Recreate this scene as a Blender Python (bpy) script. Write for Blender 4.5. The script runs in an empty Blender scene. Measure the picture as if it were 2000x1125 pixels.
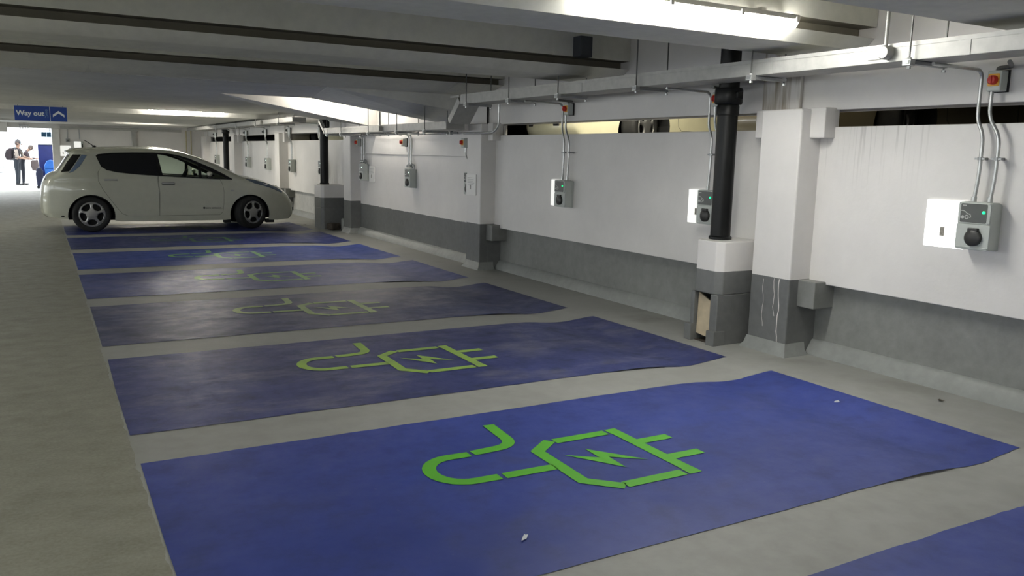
import bpy, bmesh, math, random
from mathutils import Vector, Matrix, geometry
random.seed(7)
C = bpy.context.scene.collection
PI = math.pi
R = math.radians

# ------------------------------------------------------------------ materials
MATS = {}
def new_mat(name):
    m = bpy.data.materials.new(name); m.use_nodes = True
    MATS[name] = m
    nt = m.node_tree
    return m, nt, nt.nodes['Principled BSDF']
def node(nt, typ, **kw):
    n = nt.nodes.new(typ)
    for k, v in kw.items():
        if k in n.inputs.keys() if isinstance(k, str) else False: n.inputs[k].default_value = v
        else: setattr(n, k, v)
    return n
def c4(c): return (c[0], c[1], c[2], 1)
def coords(nt, space='Object', scale=(1, 1, 1)):
    mp = nt.nodes.new('ShaderNodeMapping'); mp.inputs['Scale'].default_value = scale
    if space == 'World':
        g = nt.nodes.new('ShaderNodeNewGeometry'); nt.links.new(g.outputs['Position'], mp.inputs['Vector'])
    else:
        t = nt.nodes.new('ShaderNodeTexCoord'); nt.links.new(t.outputs[space], mp.inputs['Vector'])
    return mp.outputs[0]
def noise(nt, vec, scale, detail=4, rough=.55):
    n = nt.nodes.new('ShaderNodeTexNoise'); n.inputs['Scale'].default_value = scale
    n.inputs['Detail'].default_value = detail; n.inputs['Roughness'].default_value = rough
    nt.links.new(vec, n.inputs['Vector']); return n.outputs['Fac']
def ramp(nt, fac, stops):
    r = nt.nodes.new('ShaderNodeValToRGB'); e = r.color_ramp.elements
    while len(e) < len(stops): e.new(.5)
    for i, (p, c) in enumerate(stops):
        e[i].position = p; e[i].color = c4(c) if not isinstance(c, (int, float)) else (c, c, c, 1)
    nt.links.new(fac, r.inputs[0]); return r.outputs[0]
def mix(nt, fac, a, b, typ='MIX'):
    m = nt.nodes.new('ShaderNodeMix'); m.data_type = 'RGBA'; m.blend_type = typ
    for s, v in ((m.inputs[0], fac), (m.inputs[6], a), (m.inputs[7], b)):
        if hasattr(v, 'is_linked'): nt.links.new(v, s)
        elif isinstance(v, (int, float)): s.default_value = v if s.type == 'VALUE' else (v, v, v, 1)
        else: s.default_value = c4(v)
    return m.outputs[2]
def math_(nt, op, a, b=None, clamp=False):
    m = nt.nodes.new('ShaderNodeMath'); m.operation = op; m.use_clamp = clamp
    for s, v in ((m.inputs[0], a), (m.inputs[1], b)):
        if v is None: continue
        if hasattr(v, 'is_linked'): nt.links.new(v, s)
        else: s.default_value = v
    return m.outputs[0]
def bump(nt, bs, h, strength=.2, dist=.01):
    b = nt.nodes.new('ShaderNodeBump'); b.inputs['Strength'].default_value = strength
    b.inputs['Distance'].default_value = dist
    nt.links.new(h, b.inputs['Height']); nt.links.new(b.outputs[0], bs.inputs['Normal'])

def plain(name, col, rough=.5, metal=0, var=.12, scale=9, spec=.5, bumps=0, emit=None, es=0, coat=0):
    m, nt, bs = new_mat(name)
    v = coords(nt, 'Object'); n = noise(nt, v, scale)
    lo = [max(0, x*(1-var)) for x in col]; hi = [min(1, x*(1+var)) for x in col]
    nt.links.new(ramp(nt, n, [(.3, lo), (.7, hi)]), bs.inputs['Base Color'])
    bs.inputs['Roughness'].default_value = rough; bs.inputs['Metallic'].default_value = metal
    bs.inputs['Specular IOR Level'].default_value = spec
    bs.inputs['Coat Weight'].default_value = coat
    if coat: bs.inputs['Coat Roughness'].default_value = .06
    if bumps: bump(nt, bs, noise(nt, v, scale*6), bumps, .004)
    if emit:
        bs.inputs['Emission Color'].default_value = c4(emit); bs.inputs['Emission Strength'].default_value = es
    return m

WHITE = (.735, .715, .69); GREY = (.135, .140, .137)
def wall_paint(name, white=WHITE, grey=GREY, split=.6, drips=0, stain=0, wob=.015, pale=0):
    """white above, grey below a painted line, brush marks, dirt runs"""
    m, nt, bs = new_mat(name)
    pos = coords(nt, 'World'); sep = nt.nodes.new('ShaderNodeSeparateXYZ'); nt.links.new(pos, sep.inputs[0])
    z = sep.outputs[2]
    n1 = noise(nt, pos, 1.6, 5); n2 = noise(nt, pos, 14, 4)
    w = ramp(nt, n1, [(.25, [x*.9 for x in white]), (.75, [min(1, x*1.05) for x in white])])
    w = mix(nt, .10, w, ramp(nt, n2, [(.3, [x*.8 for x in white]), (.7, white)]))
    if drips:
        dv = coords(nt, 'World', (26, 26, .5)); d = noise(nt, dv, 1.6, 3, .6)
        d = ramp(nt, d, [(.56, 0), (.68, 1)])
        zm = nt.nodes.new('ShaderNodeMapRange'); zm.inputs[1].default_value = 1.25; zm.inputs[2].default_value = 1.78
        nt.links.new(z, zm.inputs[0])
        ym = nt.nodes.new('ShaderNodeMapRange'); ym.inputs[1].default_value = -.75; ym.inputs[2].default_value = -.45
        nt.links.new(sep.outputs[1], ym.inputs[0])
        f = math_(nt, 'MULTIPLY', math_(nt, 'MULTIPLY', d, zm.outputs[0]), ym.outputs[0])
        f = math_(nt, 'MULTIPLY', f, drips)
        w = mix(nt, f, w, (.18, .17, .15))
    if stain:
        dv = coords(nt, 'World', (12, 12, 1.2)); d = noise(nt, dv, 1.0, 4, .6)
        w = mix(nt, math_(nt, 'MULTIPLY', ramp(nt, d, [(.4, .1), (.62, 1)]), stain), w, (.22, .17, .09))
    g = ramp(nt, n1, [(.25, [x*.8 for x in grey]), (.75, [x*1.2 for x in grey])])
    g = mix(nt, .25, g, ramp(nt, n2, [(.3, [x*.6 for x in grey]), (.7, [x*1.3 for x in grey])]))
    if pale:
        dv = coords(nt, 'World', (30, 30, .4)); d = noise(nt, dv, 1.0, 2, .5)
        g = mix(nt, math_(nt, 'MULTIPLY', ramp(nt, d, [(.66, 0), (.7, 1)]), pale), g, (.5, .5, .47))
    n3 = noise(nt, pos, 6, 2)
    zz = math_(nt, 'ADD', z, math_(nt, 'MULTIPLY', math_(nt, 'SUBTRACT', n3, .5), wob))
    f = math_(nt, 'GREATER_THAN', zz, split)
    nt.links.new(mix(nt, f, g, w), bs.inputs['Base Color'])
    bs.inputs['Roughness'].default_value = .5
    bump(nt, bs, noise(nt, pos, 25, 4), .25, .006)
    return m

def floor_mat():
    m, nt, bs = new_mat('painted concrete floor')
    pos = coords(nt, 'World'); sep = nt.nodes.new('ShaderNodeSeparateXYZ'); nt.links.new(pos, sep.inputs[0])
    n1 = noise(nt, pos, .9, 6); n2 = noise(nt, pos, 8, 5); n5 = noise(nt, pos, 60, 3)
    bay = ramp(nt, n1, [(.3, (.27, .275, .255)), (.7, (.35, .355, .335))])
    bay = mix(nt, .5, bay, ramp(nt, n2, [(.3, (.23, .23, .205)), (.62, (.37, .375, .35))]))
    sv = coords(nt, 'World', (1.5, 3.4, 1)); st = noise(nt, sv, 1.7, 8, .7)
    ais = ramp(nt, st, [(.28, (.17, .168, .125)), (.5, (.245, .243, .19)), (.75, (.31, .308, .25))])
    ais = mix(nt, .35, ais, ramp(nt, n5, [(.3, (.17, .168, .13)), (.7, (.34, .335, .28))]))
    wob = math_(nt, 'MULTIPLY', math_(nt, 'SUBTRACT', noise(nt, pos, 5, 3), .5), .06)
    f = math_(nt, 'GREATER_THAN', math_(nt, 'ADD', sep.outputs[0], wob), .33)
    col = mix(nt, f, ais, bay)
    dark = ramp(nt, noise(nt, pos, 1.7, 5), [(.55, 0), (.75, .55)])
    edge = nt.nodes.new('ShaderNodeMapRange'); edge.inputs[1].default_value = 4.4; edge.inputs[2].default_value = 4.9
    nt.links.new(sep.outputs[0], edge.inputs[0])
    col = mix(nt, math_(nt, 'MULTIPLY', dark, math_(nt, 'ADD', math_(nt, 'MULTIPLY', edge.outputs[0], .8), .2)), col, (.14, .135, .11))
    nt.links.new(col, bs.inputs['Base Color'])
    nt.links.new(ramp(nt, n2, [(.3, .42), (.7, .62)]), bs.inputs['Roughness'])
    bump(nt, bs, n2, .15, .004)
    return m

def bay_paint(name, wear=.0, blue=(.032, .056, .285), dust=0.0, seed=0):
    m, nt, bs = new_mat(name)
    pos = coords(nt, 'World'); mp = nt.nodes.new('ShaderNodeVectorMath'); mp.operation = 'ADD'
    mp.inputs[1].default_value = (seed*3.1, seed*1.7, 0); nt.links.new(pos, mp.inputs[0]); pos = mp.outputs[0]
    n1 = noise(nt, pos, .7, 7, .62); n2 = noise(nt, pos, 5, 6, .65); n3 = noise(nt, pos, 30, 3)
    col = ramp(nt, n1, [(.3, [x*.66 for x in blue]), (.68, [x*1.15 for x in blue])])
    dk = ramp(nt, n2, [(.5, 0), (.66, 1)])
    col = mix(nt, math_(nt, 'MULTIPLY', dk, .25+.5*wear), col, (.035, .045, .085))
    sv = nt.nodes.new('ShaderNodeMapping'); sv.inputs['Scale'].default_value = (.8, 1.9, 1); nt.links.new(pos, sv.inputs[0])
    pl = ramp(nt, noise(nt, sv.outputs[0], 1.5, 8, .72), [(.5, 0), (.68, 1)])
    col = mix(nt, math_(nt, 'MULTIPLY', pl, .07+dust), col, (.17, .17, .24))
    sp = ramp(nt, n3, [(.70, 0), (.74, 1)])
    col = mix(nt, math_(nt, 'MULTIPLY', sp, .12), col, (.25, .25, .33))
    nt.links.new(col, bs.inputs['Base Color'])
    nt.links.new(ramp(nt, n2, [(.3, .34), (.7, .55)]), bs.inputs['Roughness'])
    return m
def symbol_paint(name, col, wear):
    m, nt, bs = new_mat(name)
    pos = coords(nt, 'World'); n = noise(nt, pos, 7, 6, .65)
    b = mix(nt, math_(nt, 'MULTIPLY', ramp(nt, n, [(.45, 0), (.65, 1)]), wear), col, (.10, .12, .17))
    nt.links.new(b, bs.inputs['Base Color']); bs.inputs['Roughness'].default_value = .45
    return m
def ceil_mat(name, col, streak=.25):
    m, nt, bs = new_mat(name)
    pos = coords(nt, 'World'); n1 = noise(nt, pos, 1.1, 5); n2 = noise(nt, pos, 12, 5)
    a = ramp(nt, n1, [(.3, [x*.85 for x in col]), (.7, [x*1.1 for x in col])])
    a = mix(nt, streak, a, ramp(nt, n2, [(.3, [x*.7 for x in col]), (.7, [x*1.1 for x in col])]))
    sv = coords(nt, 'World', (2.1, .2, .2)); s = ramp(nt, noise(nt, sv, 3.1, 2), [(.70, 0), (.72, .5)])
    a = mix(nt, math_(nt, 'MULTIPLY', s, .5), a, [x*.6 for x in col])
    nt.links.new(a, bs.inputs['Base Color']); bs.inputs['Roughness'].default_value = .7
    bump(nt, bs, n2, .2, .005)
    return m
def emitter(name, col, s):
    m, nt, bs = new_mat(name)
    bs.inputs['Base Color'].default_value = c4(col); bs.inputs['Emission Color'].default_value = c4(col)
    bs.inputs['Emission Strength'].default_value = s
    return m
def glass_mat(name, tint, alpha, rough=.03):
    m, nt, bs = new_mat(name)
    out = nt.nodes['Material Output']
    tr = nt.nodes.new('ShaderNodeBsdfTransparent'); tr.inputs[0].default_value = c4(tint)
    gl = nt.nodes.new('ShaderNodeBsdfGlossy'); gl.inputs['Roughness'].default_value = rough
    fr = nt.nodes.new('ShaderNodeFresnel'); fr.inputs[0].default_value = 1.5
    n = noise(nt, coords(nt, 'Object'), 3); mx0 = math_(nt, 'MULTIPLY', fr.outputs[0], ramp(nt, n, [(0, .9), (1, 1.1)]))
    ms = nt.nodes.new('ShaderNodeMixShader'); nt.links.new(mx0, ms.inputs[0])
    nt.links.new(tr.outputs[0], ms.inputs[1]); nt.links.new(gl.outputs[0], ms.inputs[2])
    nt.links.new(ms.outputs[0], out.inputs[0])
    return m

M_floor = floor_mat()
M_wall = wall_paint('white panel paint', split=.3)
M_wallR = wall_paint('white panel paint with dirt runs', split=.3, drips=.34)
M_lower = wall_paint('grey lower wall paint', split=9, grey=(.20, .205, .195))
M_lowerpale = wall_paint('pale grey lower wall paint', split=9, grey=(.42, .42, .40))
M_seg = wall_paint('white over grey wall paint', split=.56)
M_col = wall_paint('column paint', split=.606, wob=.008, pale=.5)
M_plinth = wall_paint('plinth paint', split=.612, wob=.006, grey=(.15, .155, .15))
M_stain = wall_paint('stained beam end paint', split=.3, stain=.85)
M_cove = wall_paint('grey cove paint', split=9, grey=(.25, .26, .25))
M_ceil = ceil_mat('beam concrete paint', (.72, .71, .63))
M_soff = ceil_mat('soffit concrete paint', (.70, .70, .67))
M_slab = ceil_mat('ceiling slab paint', (.6, .6, .55))
M_white = plain('recess white paint', (.75, .73, .69), .7, var=.05)
M_galv = plain('galvanised trunking', (.38, .38, .36), .45, .3, var=.10, scale=14)
M_steel = plain('galvanised conduit steel', (.52, .53, .52), .33, .75, var=.12, scale=25)
M_dsteel = plain('dull zinc steel', (.33, .34, .34), .45, .6, var=.15)
M_rod = plain('threaded rod steel', (.14, .14, .135), .5, .6)
M_black = plain('black pipe paint', (.006, .0065, .0065), .4, 0, var=.35, scale=5, spec=.28)
M_dark = plain('black rubber', (.012, .012, .012), .7, 0, var=.3)
M_grey = plain('light grey enclosure plastic', (.46, .49, .46), .42, 0, var=.04)
M_panel = plain('dark grey display panel', (.075, .08, .075), .35, 0, var=.08)
M_icon = plain('pale grey print', (.42, .42, .40), .5, 0, var=.05)
M_sock = plain('black socket plastic', (.022, .022, .02), .42, 0, var=.2)
M_led = emitter('green status light', (.01, 1.0, .22), 2.0)
M_ledw = emitter('pale green status light', (.75, 1.0, .85), 2.2)
M_plateglow = plain('bright emissive plate', (.9, .9, .88), .35, emit=(1, 1, .97), es=.95, var=.01)  # brightness put in as emission; the plate is no lamp
M_plateglow2 = plain('emissive white plate', (.9, .9, .88), .35, emit=(1, 1, .95), es=.55, var=.01)  # same added glow, weaker, shared by the end wall plate and box face
M_plate = plain('white printed plate', (.82, .81, .78), .45, var=.02)
M_print = plain('grey print', (.5, .5, .48), .6, var=.03)
M_qr = plain('grey square print', (.30, .28, .24), .6, var=.5, scale=260)
M_red = plain('red switch knob', (.55, .025, .015), .4, var=.08)
M_yel = plain('yellow switch plate', (.72, .36, .03), .45, var=.05)
M_tube = emitter('fluorescent diffuser', (1.0, .985, .93), 60)
M_tubew = emitter('warm fluorescent diffuser', (1.0, .94, .82), 95)
M_tuber = emitter('recess fluorescent diffuser', (1.0, .94, .84), 85)
M_batt = plain('batten light body', (.62, .60, .54), .5, var=.06)
M_blue = plain('blue sign enamel', (.012, .055, .30), .35, var=.05)
M_signw = plain('white sign vinyl', (.75, .80, .84), .45, var=.03)
M_board = plain('beige board', (.50, .42, .29), .75, var=.15, bumps=.2)
M_hole = plain('dirty dark masonry', (.05, .04, .03), .9, var=.5, scale=20)

# ------------------------------------------------------------------ mesh helpers
class MB:
    def __init__(s): s.v = []; s.f = []; s.mi = []
    def add(s, vs, fs, mi=0):
        o = len(s.v); s.v += [tuple(v) for v in vs]; s.f += [[o+i for i in f] for f in fs]; s.mi += [mi]*len(fs)
    def box(s, x0, x1, y0, y1, z0, z1, mi=0):
        vs = [(x, y, z) for z in (z0, z1) for y in (y0, y1) for x in (x0, x1)]
        s.add(vs, [(0, 2, 3, 1), (4, 5, 7, 6), (0, 1, 5, 4), (2, 6, 7, 3), (0, 4, 6, 2), (1, 3, 7, 5)], mi)
    def prism(s, poly, axis, a, b, mi=0):
        """poly in the two other axes (cyclic order), extruded along axis from a to b"""
        n = len(poly)
        def P(p, t):
            return {'x': (t, p[0], p[1]), 'y': (p[0], t, p[1]), 'z': (p[0], p[1], t)}[axis]
        vs = [P(p, a) for p in poly]+[P(p, b) for p in poly]
        fs = [tuple(range(n))[::-1], tuple(range(n, 2*n))]+[(i, (i+1) % n, n+(i+1) % n, n+i) for i in range(n)]
        s.add(vs, fs, mi)
    def tube(s, path, r, seg=10, cap=True, mi=0):
        path = [Vector(p) for p in path]; n = len(path)
        rs = r if isinstance(r, (list, tuple)) else [r]*n
        t0 = (path[1]-path[0]).normalized()
        up = Vector((0, 0, 1)) if abs(t0.z) < .9 else Vector((1, 0, 0))
        u = t0.cross(up).normalized(); vs = []
        for i, p in enumerate(path):
            t = ((path[min(i+1, n-1)]-p).normalized()+(p-path[max(i-1, 0)]).normalized()) if 0 < i < n-1 else (path[1]-path[0] if i == 0 else path[-1]-path[-2])
            t.normalize(); u = (u-t*u.dot(t)).normalized(); w = t.cross(u)
            for k in range(seg):
                a = 2*PI*k/seg; vs.append(p+(u*math.cos(a)+w*math.sin(a))*rs[i])
        fs = [(i*seg+k, i*seg+(k+1) % seg, (i+1)*seg+(k+1) % seg, (i+1)*seg+k) for i in range(n-1) for k in range(seg)]
        if cap: fs += [tuple(range(seg))[::-1], tuple(range((n-1)*seg, n*seg))]
        s.add(vs, fs, mi)
    def lathe(s, prof, axis='z', c=(0, 0, 0), seg=32, mi=0, closed=False):
        """prof: (radius, height) pairs"""
        n = len(prof); vs = []
        for r, h in prof:
            for k in range(seg):
                a = 2*PI*k/seg; q = (r*math.cos(a), r*math.sin(a))
                p = {'z': (q[0], q[1], h), 'y': (q[0], h, q[1]), 'x': (h, q[0], q[1])}[axis]
                vs.append((p[0]+c[0], p[1]+c[1], p[2]+c[2]))
        m = n if closed else n-1
        fs = [(i*seg+k, i*seg+(k+1) % seg, ((i+1) % n)*seg+(k+1) % seg, ((i+1) % n)*seg+k) for i in range(m) for k in range(seg)]
        s.add(vs, fs, mi)
    def build(s, name, mats, parent=None, smooth=None, bevel=0, solid=True, seg=2):
        me = bpy.data.meshes.new(name); me.from_pydata(s.v, [], s.f); me.update()
        if not isinstance(mats, (list, tuple)): mats = [mats]
        for m in mats: me.materials.append(m)
        for p, i in zip(me.polygons, s.mi): p.material_index = i
        if solid:
            bm = bmesh.new(); bm.from_mesh(me); bmesh.ops.recalc_face_normals(bm, faces=bm.faces[:]); bm.to_mesh(me); bm.free()
        if smooth is not None:
            for p in me.polygons: p.use_smooth = True
            me.set_sharp_from_angle(angle=R(smooth))
        o = bpy.data.objects.new(name, me); C.objects.link(o)
        if parent: o.parent = parent
        if bevel:
            b = o.modifiers.new('bevel', 'BEVEL'); b.width = bevel; b.segments = seg; b.limit_method = 'ANGLE'
        return o
def fillet(path, r, n=5):
    path = [Vector(p) for p in path]; out = [path[0]]
    for a, b, c in zip(path, path[1:], path[2:]):
        d1 = (a-b); d2 = (c-b); l = min(r, d1.length*.45, d2.length*.45)
        p = b+d1.normalized()*l; q = b+d2.normalized()*l
        for i in range(n+1):
            t = i/n; out.append(p*(1-t)**2+b*2*t*(1-t)+q*t*t)
    out.append(path[-1]); return out
def tag(o, label=None, cat=None, group=None, kind=None):
    for k, v in (('label', label), ('category', cat), ('group', group), ('kind', kind)):
        if v: o[k] = v
    return o
def empty(name, loc, rz=0, label=None, cat=None, group=None):
    o = bpy.data.objects.new(name, None); C.objects.link(o); o.location = loc; o.rotation_euler.z = rz
    o.empty_display_size = .1
    return tag(o, label, cat, group)
def kids(o): return [c for c in bpy.data.objects if c.parent == o]
def dup(o, parent=None, loc=None, label=None):
    c = o.copy(); C.objects.link(c); c.parent = parent
    if loc is not None: c.location = loc
    if label: c['label'] = label
    for k in kids(o): dup(k, c)
    return c
def struct(name, mb, m, **kw):
    o = mb.build(name, m, **kw); o['kind'] = 'structure'; return o
def text_mesh(body, size, mat, name, parent, loc, rot, align='CENTER', bold=0.0, ext=.002, sx=1):
    cu = bpy.data.curves.new(name, 'FONT'); cu.body = body; cu.size = size; cu.align_x = align
    cu.offset = bold; cu.extrude = ext; cu.resolution_u = 3
    t = bpy.data.objects.new(name, cu); C.objects.link(t)
    dg = bpy.context.evaluated_depsgraph_get(); dg.update()
    me = bpy.data.meshes.new_from_object(t.evaluated_get(dg)); bpy.data.objects.remove(t)
    me.materials.clear(); me.materials.append(mat)
    o = bpy.data.objects.new(name, me); C.objects.link(o); o.parent = parent
    o.location = loc; o.rotation_euler = rot; o.scale.x = sx
    return o
def stroke(mb, pts, w, z, mi=0, miter=True):
    """flat constant-width stroke in the XY plane"""
    pts = [Vector(p) for p in pts]; L = []; Rr = []
    for i, p in enumerate(pts):
        d1 = (p-pts[i-1]).normalized() if i else None
        d2 = (pts[i+1]-p).normalized() if i < len(pts)-1 else None
        if d1 is None: d1 = d2
        if d2 is None: d2 = d1
        t = (d1+d2).normalized(); n = Vector((-t.y, t.x)); k = 1/max(.4, n.dot(Vector((-d1.y, d1.x))))
        L.append(p+n*w/2*k); Rr.append(p-n*w/2*k)
    n = len(pts)
    zf = z if callable(z) else (lambda x: z)
    mb.add([(p.x, p.y, zf(p.x)) for p in L]+[(p.x, p.y, zf(p.x)) for p in Rr], [(n+i, n+i+1, i+1, i) for i in range(n-1)], mi)

# ------------------------------------------------------------------ camera
cam = bpy.data.cameras.new('camera'); camo = bpy.data.objects.new('camera', cam); C.objects.link(camo)
cam.sensor_width = 36; cam.sensor_fit = 'HORIZONTAL'; cam.lens = 36*1620.937/2000; cam.clip_end = 300; cam.clip_start = .05
vR = Vector((.8707323, -.4912525, .0222779)); vU = Vector((.0585711, .1485827, .9871639)); vF = Vector((.4882568, .8582507, -.1581489))
mw = Matrix((vR, vU, -vF)).transposed().to_4x4(); mw.translation = (0, -4.187546, 1.512292)
camo.matrix_world = mw
bpy.context.scene.camera = camo

# ------------------------------------------------------------------ the setting
X0, BL, BW, BP = .345, 4.230, 1.794, 2.25      # bay left edge, length, width, pitch
def fz(x): return -.033*math.exp(-((x-4.18)/.27)**2)
XP = 5.22                                       # face of the wall panels
COLS = [.47+5.23*i for i in range(-1, 6)]       # column centres along the wall
def floor_grid(mb, x0, x1, y0, y1):
    xs = [x0]; x = x0
    while x < x1-1e-6:
        x += .06 if 3.4 < x < 4.95 else .6
        xs.append(min(x, x1))
    vs = [(a, y, fz(a)) for a in xs for y in (y0, y1)]
    mb.add(vs, [(2*i, 2*i+2, 2*i+3, 2*i+1) for i in range(len(xs)-1)])
mb = MB(); floor_grid(mb, -8, 5.5, -10, 27.6); struct('floor', mb, M_floor, solid=False, smooth=40)
M_out = plain('sunlit pale paving', (.50, .50, .50), .8, var=.1, scale=2)
mb = MB(); mb.add([(-14, 27.6, -.002), (30, 27.6, -.002), (30, 90, -.002), (-14, 90, -.002)], [(0, 1, 2, 3)]); struct('floor_outside', mb, M_out, solid=False)

# right wall: lower wall, panels, beam over the slot
mb = MB()
segB, segC = COLS[2]+.0, COLS[3]                # solid bay of wall between two columns
mb.box(5.32, 5.5, -10, segB, -.1, .70, 1)
mb.box(5.32, 5.5, segC, 27.6, -.1, .70, 2)
mb.box(5.22, 5.45, -10, COLS[1], .58, 1.775, 3)
mb.box(5.22, 5.45, COLS[1], segB, .56, 1.76, 0)
mb.box(5.22, 5.45, segC, 27.6, .57, 1.735, 0)
mb.box(5.20, 5.5, segB, segC, -.1, 1.475, 4)
mb.box(5.18, 5.5, segB, segC, 1.475, 3.1, 0)
mb.box(5.22, 5.5, -10, segB, 1.90, 3.1, 0)
mb.box(5.22, 5.5, segC, 27.6, 1.895, 3.1, 0)
struct('wall_right', mb, [M_wall, M_lower, M_lowerpale, M_wallR, M_seg], bevel=.006)
mb = MB()
def cove(y0, y1, x): mb.prism([(x, -.04), (x-.085, -.03), (x-.075, .03), (x-.035, .09), (x-.018, .115), (x, .12)], 'y', y0, y1)
for i in range(len(COLS)-1):
    x = 5.2 if i == 2 else 5.32
    cove(COLS[i]+.2, COLS[i+1]-.2, x)
cove(-10, COLS[0]-.2, 5.32)
struct('baseboard_right', mb, M_cove, smooth=50)
mb = MB(); mb.box(-8.2, -8, -10, 27.6, 0, 1.0); mb.box(-8.2, -8, -10, 27.6, 2.35, 3.2)
for y in (-10, -4.6, .63, 5.86, 11.1, 16.3, 21.5, 27.2): mb.box(-8.2, -8, y, y+.4, 1.0, 2.35)
struct('wall_left', mb, M_seg)
mb = MB(); mb.add([(-40, -30, -.01), (-8.2, -30, -.01), (-8.2, 40, -.01), (-40, 40, -.01)], [(0, 1, 2, 3)]); struct('floor_street', mb, M_out, solid=False)
mb = MB(); mb.box(-8, 5.5, -10.2, -10, 0, 3.2); struct('wall_front', mb, M_seg)
mb = MB(); mb.box(.66, 5.22, 27.5, 27.75, 0, 3.1); mb.box(-8, .66, 27.5, 27.75, 2.04, 3.1); mb.box(-8, -2.4, 27.5, 27.75, 0, 2.04)
mb.box(-8, -.80, 27.3, 27.5, 1.89, 2.3)
struct('wall_back', mb, M_seg)
mb = MB(); mb.box(.44, .66, 27.42, 27.7, 0, 2.04); struct('trim_1', mb, M_white, bevel=.01)

# ceiling slab, low slab with its recess, far slabs
mb = MB(); mb.box(-8.2, 5.5, -10.2, 27.75, 3.0, 3.2); struct('ceiling', mb, M_slab)
mb = MB()
mb.prism([(-8, 8.3), (3.45, 8.3), (3.69, 8.61), (2.33, 8.57), (5.22, 15.4), (5.22, 15.5), (-8, 15.5)], 'z', 2.3, 2.99, 0)
mb.prism([(6.31, 2.99), (6.31, 2.304), (8.3, 2.3), (8.3, 2.99)], 'x', -8, 5.21, 0)
struct('ceiling_low_slab', mb, M_soff)
mb = MB()
mb.prism([(16.0, 2.99), (16.0, 2.35), (16.22, 2.225), (23.4, 2.215), (23.4, 2.99)], 'x', -8, 5.22)
mb.prism([(24.62, 2.99), (24.62, 2.30), (24.8, 2.2), (27.5, 2.195), (27.5, 2.99)], 'x', -8, 5.22)
struct('ceiling_far_slab', mb, M_soff)
# sloping ramp soffit that drops to the wall, with an open lit gap between its two halves
RA, RB, Rc, Re, Rf, Ra_, Rb_ = (2.33, 8.57, 2.30), (3.69, 8.62, 2.30), (5.215, 6.95, 1.93), (5.215, 9.80, 1.93), (5.215, 15.4, 2.30), (3.2, 6.21, 2.30), (5.215, 6.21, 2.06)
def lift(pts, z=2.985): return list(pts)+[(p[0], p[1], z) for p in pts]
mb = MB()
mb.add(lift([Ra_, Rb_, Rc, RB]), [(0, 1, 2), (0, 2, 3), (0, 4, 5, 1), (1, 5, 6, 2), (2, 6, 7, 3), (3, 7, 4, 0), (4, 7, 6, 5)])
struct('ceiling_ramp_near', mb, M_soff)
mb = MB(); mb.add(lift([RA, Re, Rf]), [(0, 1, 2), (0, 3, 4, 1), (1, 4, 5, 2), (2, 5, 3, 0), (3, 5, 4)]); struct('ceiling_ramp_far', mb, M_soff)
def ramp_z(x, y):
    for P, Q, S in ((RA, Re, Rf), (Ra_, Rc, RB), (Ra_, Rb_, Rc)):
        d = (Q[0]-P[0])*(S[1]-P[1])-(S[0]-P[0])*(Q[1]-P[1])
        u = ((x-P[0])*(S[1]-P[1])-(S[0]-P[0])*(y-P[1]))/d; v = ((Q[0]-P[0])*(y-P[1])-(x-P[0])*(Q[1]-P[1]))/d
        if u >= 0 and v >= 0 and u+v <= 1: return P[2]+u*(Q[2]-P[2])+v*(S[2]-P[2])
    return None
# recess lining painted white
mb = MB()
def quadwall(p, q, z0, z1, off):
    d = (Vector(q)-Vector(p)).normalized(); n = Vector((-d.y, d.x))*off
    a = Vector(p)+n; b = Vector(q)+n
    mb.add([(a.x, a.y, z0), (b.x, b.y, z0), (b.x, b.y, z1), (a.x, a.y, z1)], [(0, 1, 2, 3)])
mb.add([(2.335, 8.565, 2.301), (5.214, 9.793, 1.932), (5.214, 9.793, 2.98), (2.335, 8.565, 2.98)], [(0, 1, 2, 3)])
mb.add([(5.214, 6.96, 1.93), (5.214, 9.79, 1.93), (5.214, 9.79, 2.98), (5.214, 6.96, 2.98)], [(0, 1, 2, 3)])
struct('trim_2', mb, M_white, solid=False)

# downstand beams
M_slot = ceil_mat('dark slot concrete', (.24, .22, .17))  # darker concrete colour for the inner faces of the beam slot
def beam(ys, fold, far, label):
    mb = MB()
    dp = .15
    mb.prism([(ys, 2.998), (ys, 2.460), (ys+dp, 2.460), (ys+dp, 2.386), (ys+.01, 2.384), (fold-.05, 2.308), (fold, 2.300), (far-.02, 2.300), (far, 2.31), (far+.12, 2.998)], 'x', -8, 5.215)
    o = mb.build('ceiling_beam', [M_ceil, M_slot], smooth=25)
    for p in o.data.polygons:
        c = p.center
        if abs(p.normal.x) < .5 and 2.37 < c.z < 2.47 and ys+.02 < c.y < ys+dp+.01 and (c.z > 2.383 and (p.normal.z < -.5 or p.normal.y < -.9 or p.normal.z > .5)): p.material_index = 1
    return tag(o, label, 'beam', 'concrete beams across the ceiling')
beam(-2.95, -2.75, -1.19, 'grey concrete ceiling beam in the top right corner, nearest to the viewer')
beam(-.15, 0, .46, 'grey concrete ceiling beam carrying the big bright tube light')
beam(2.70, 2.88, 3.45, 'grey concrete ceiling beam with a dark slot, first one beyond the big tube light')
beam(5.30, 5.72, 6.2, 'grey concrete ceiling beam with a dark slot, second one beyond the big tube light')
for y in (-8.4, -5.7): beam(y, y+.18, y+.75, 'grey concrete ceiling beam behind the viewer')

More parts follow.
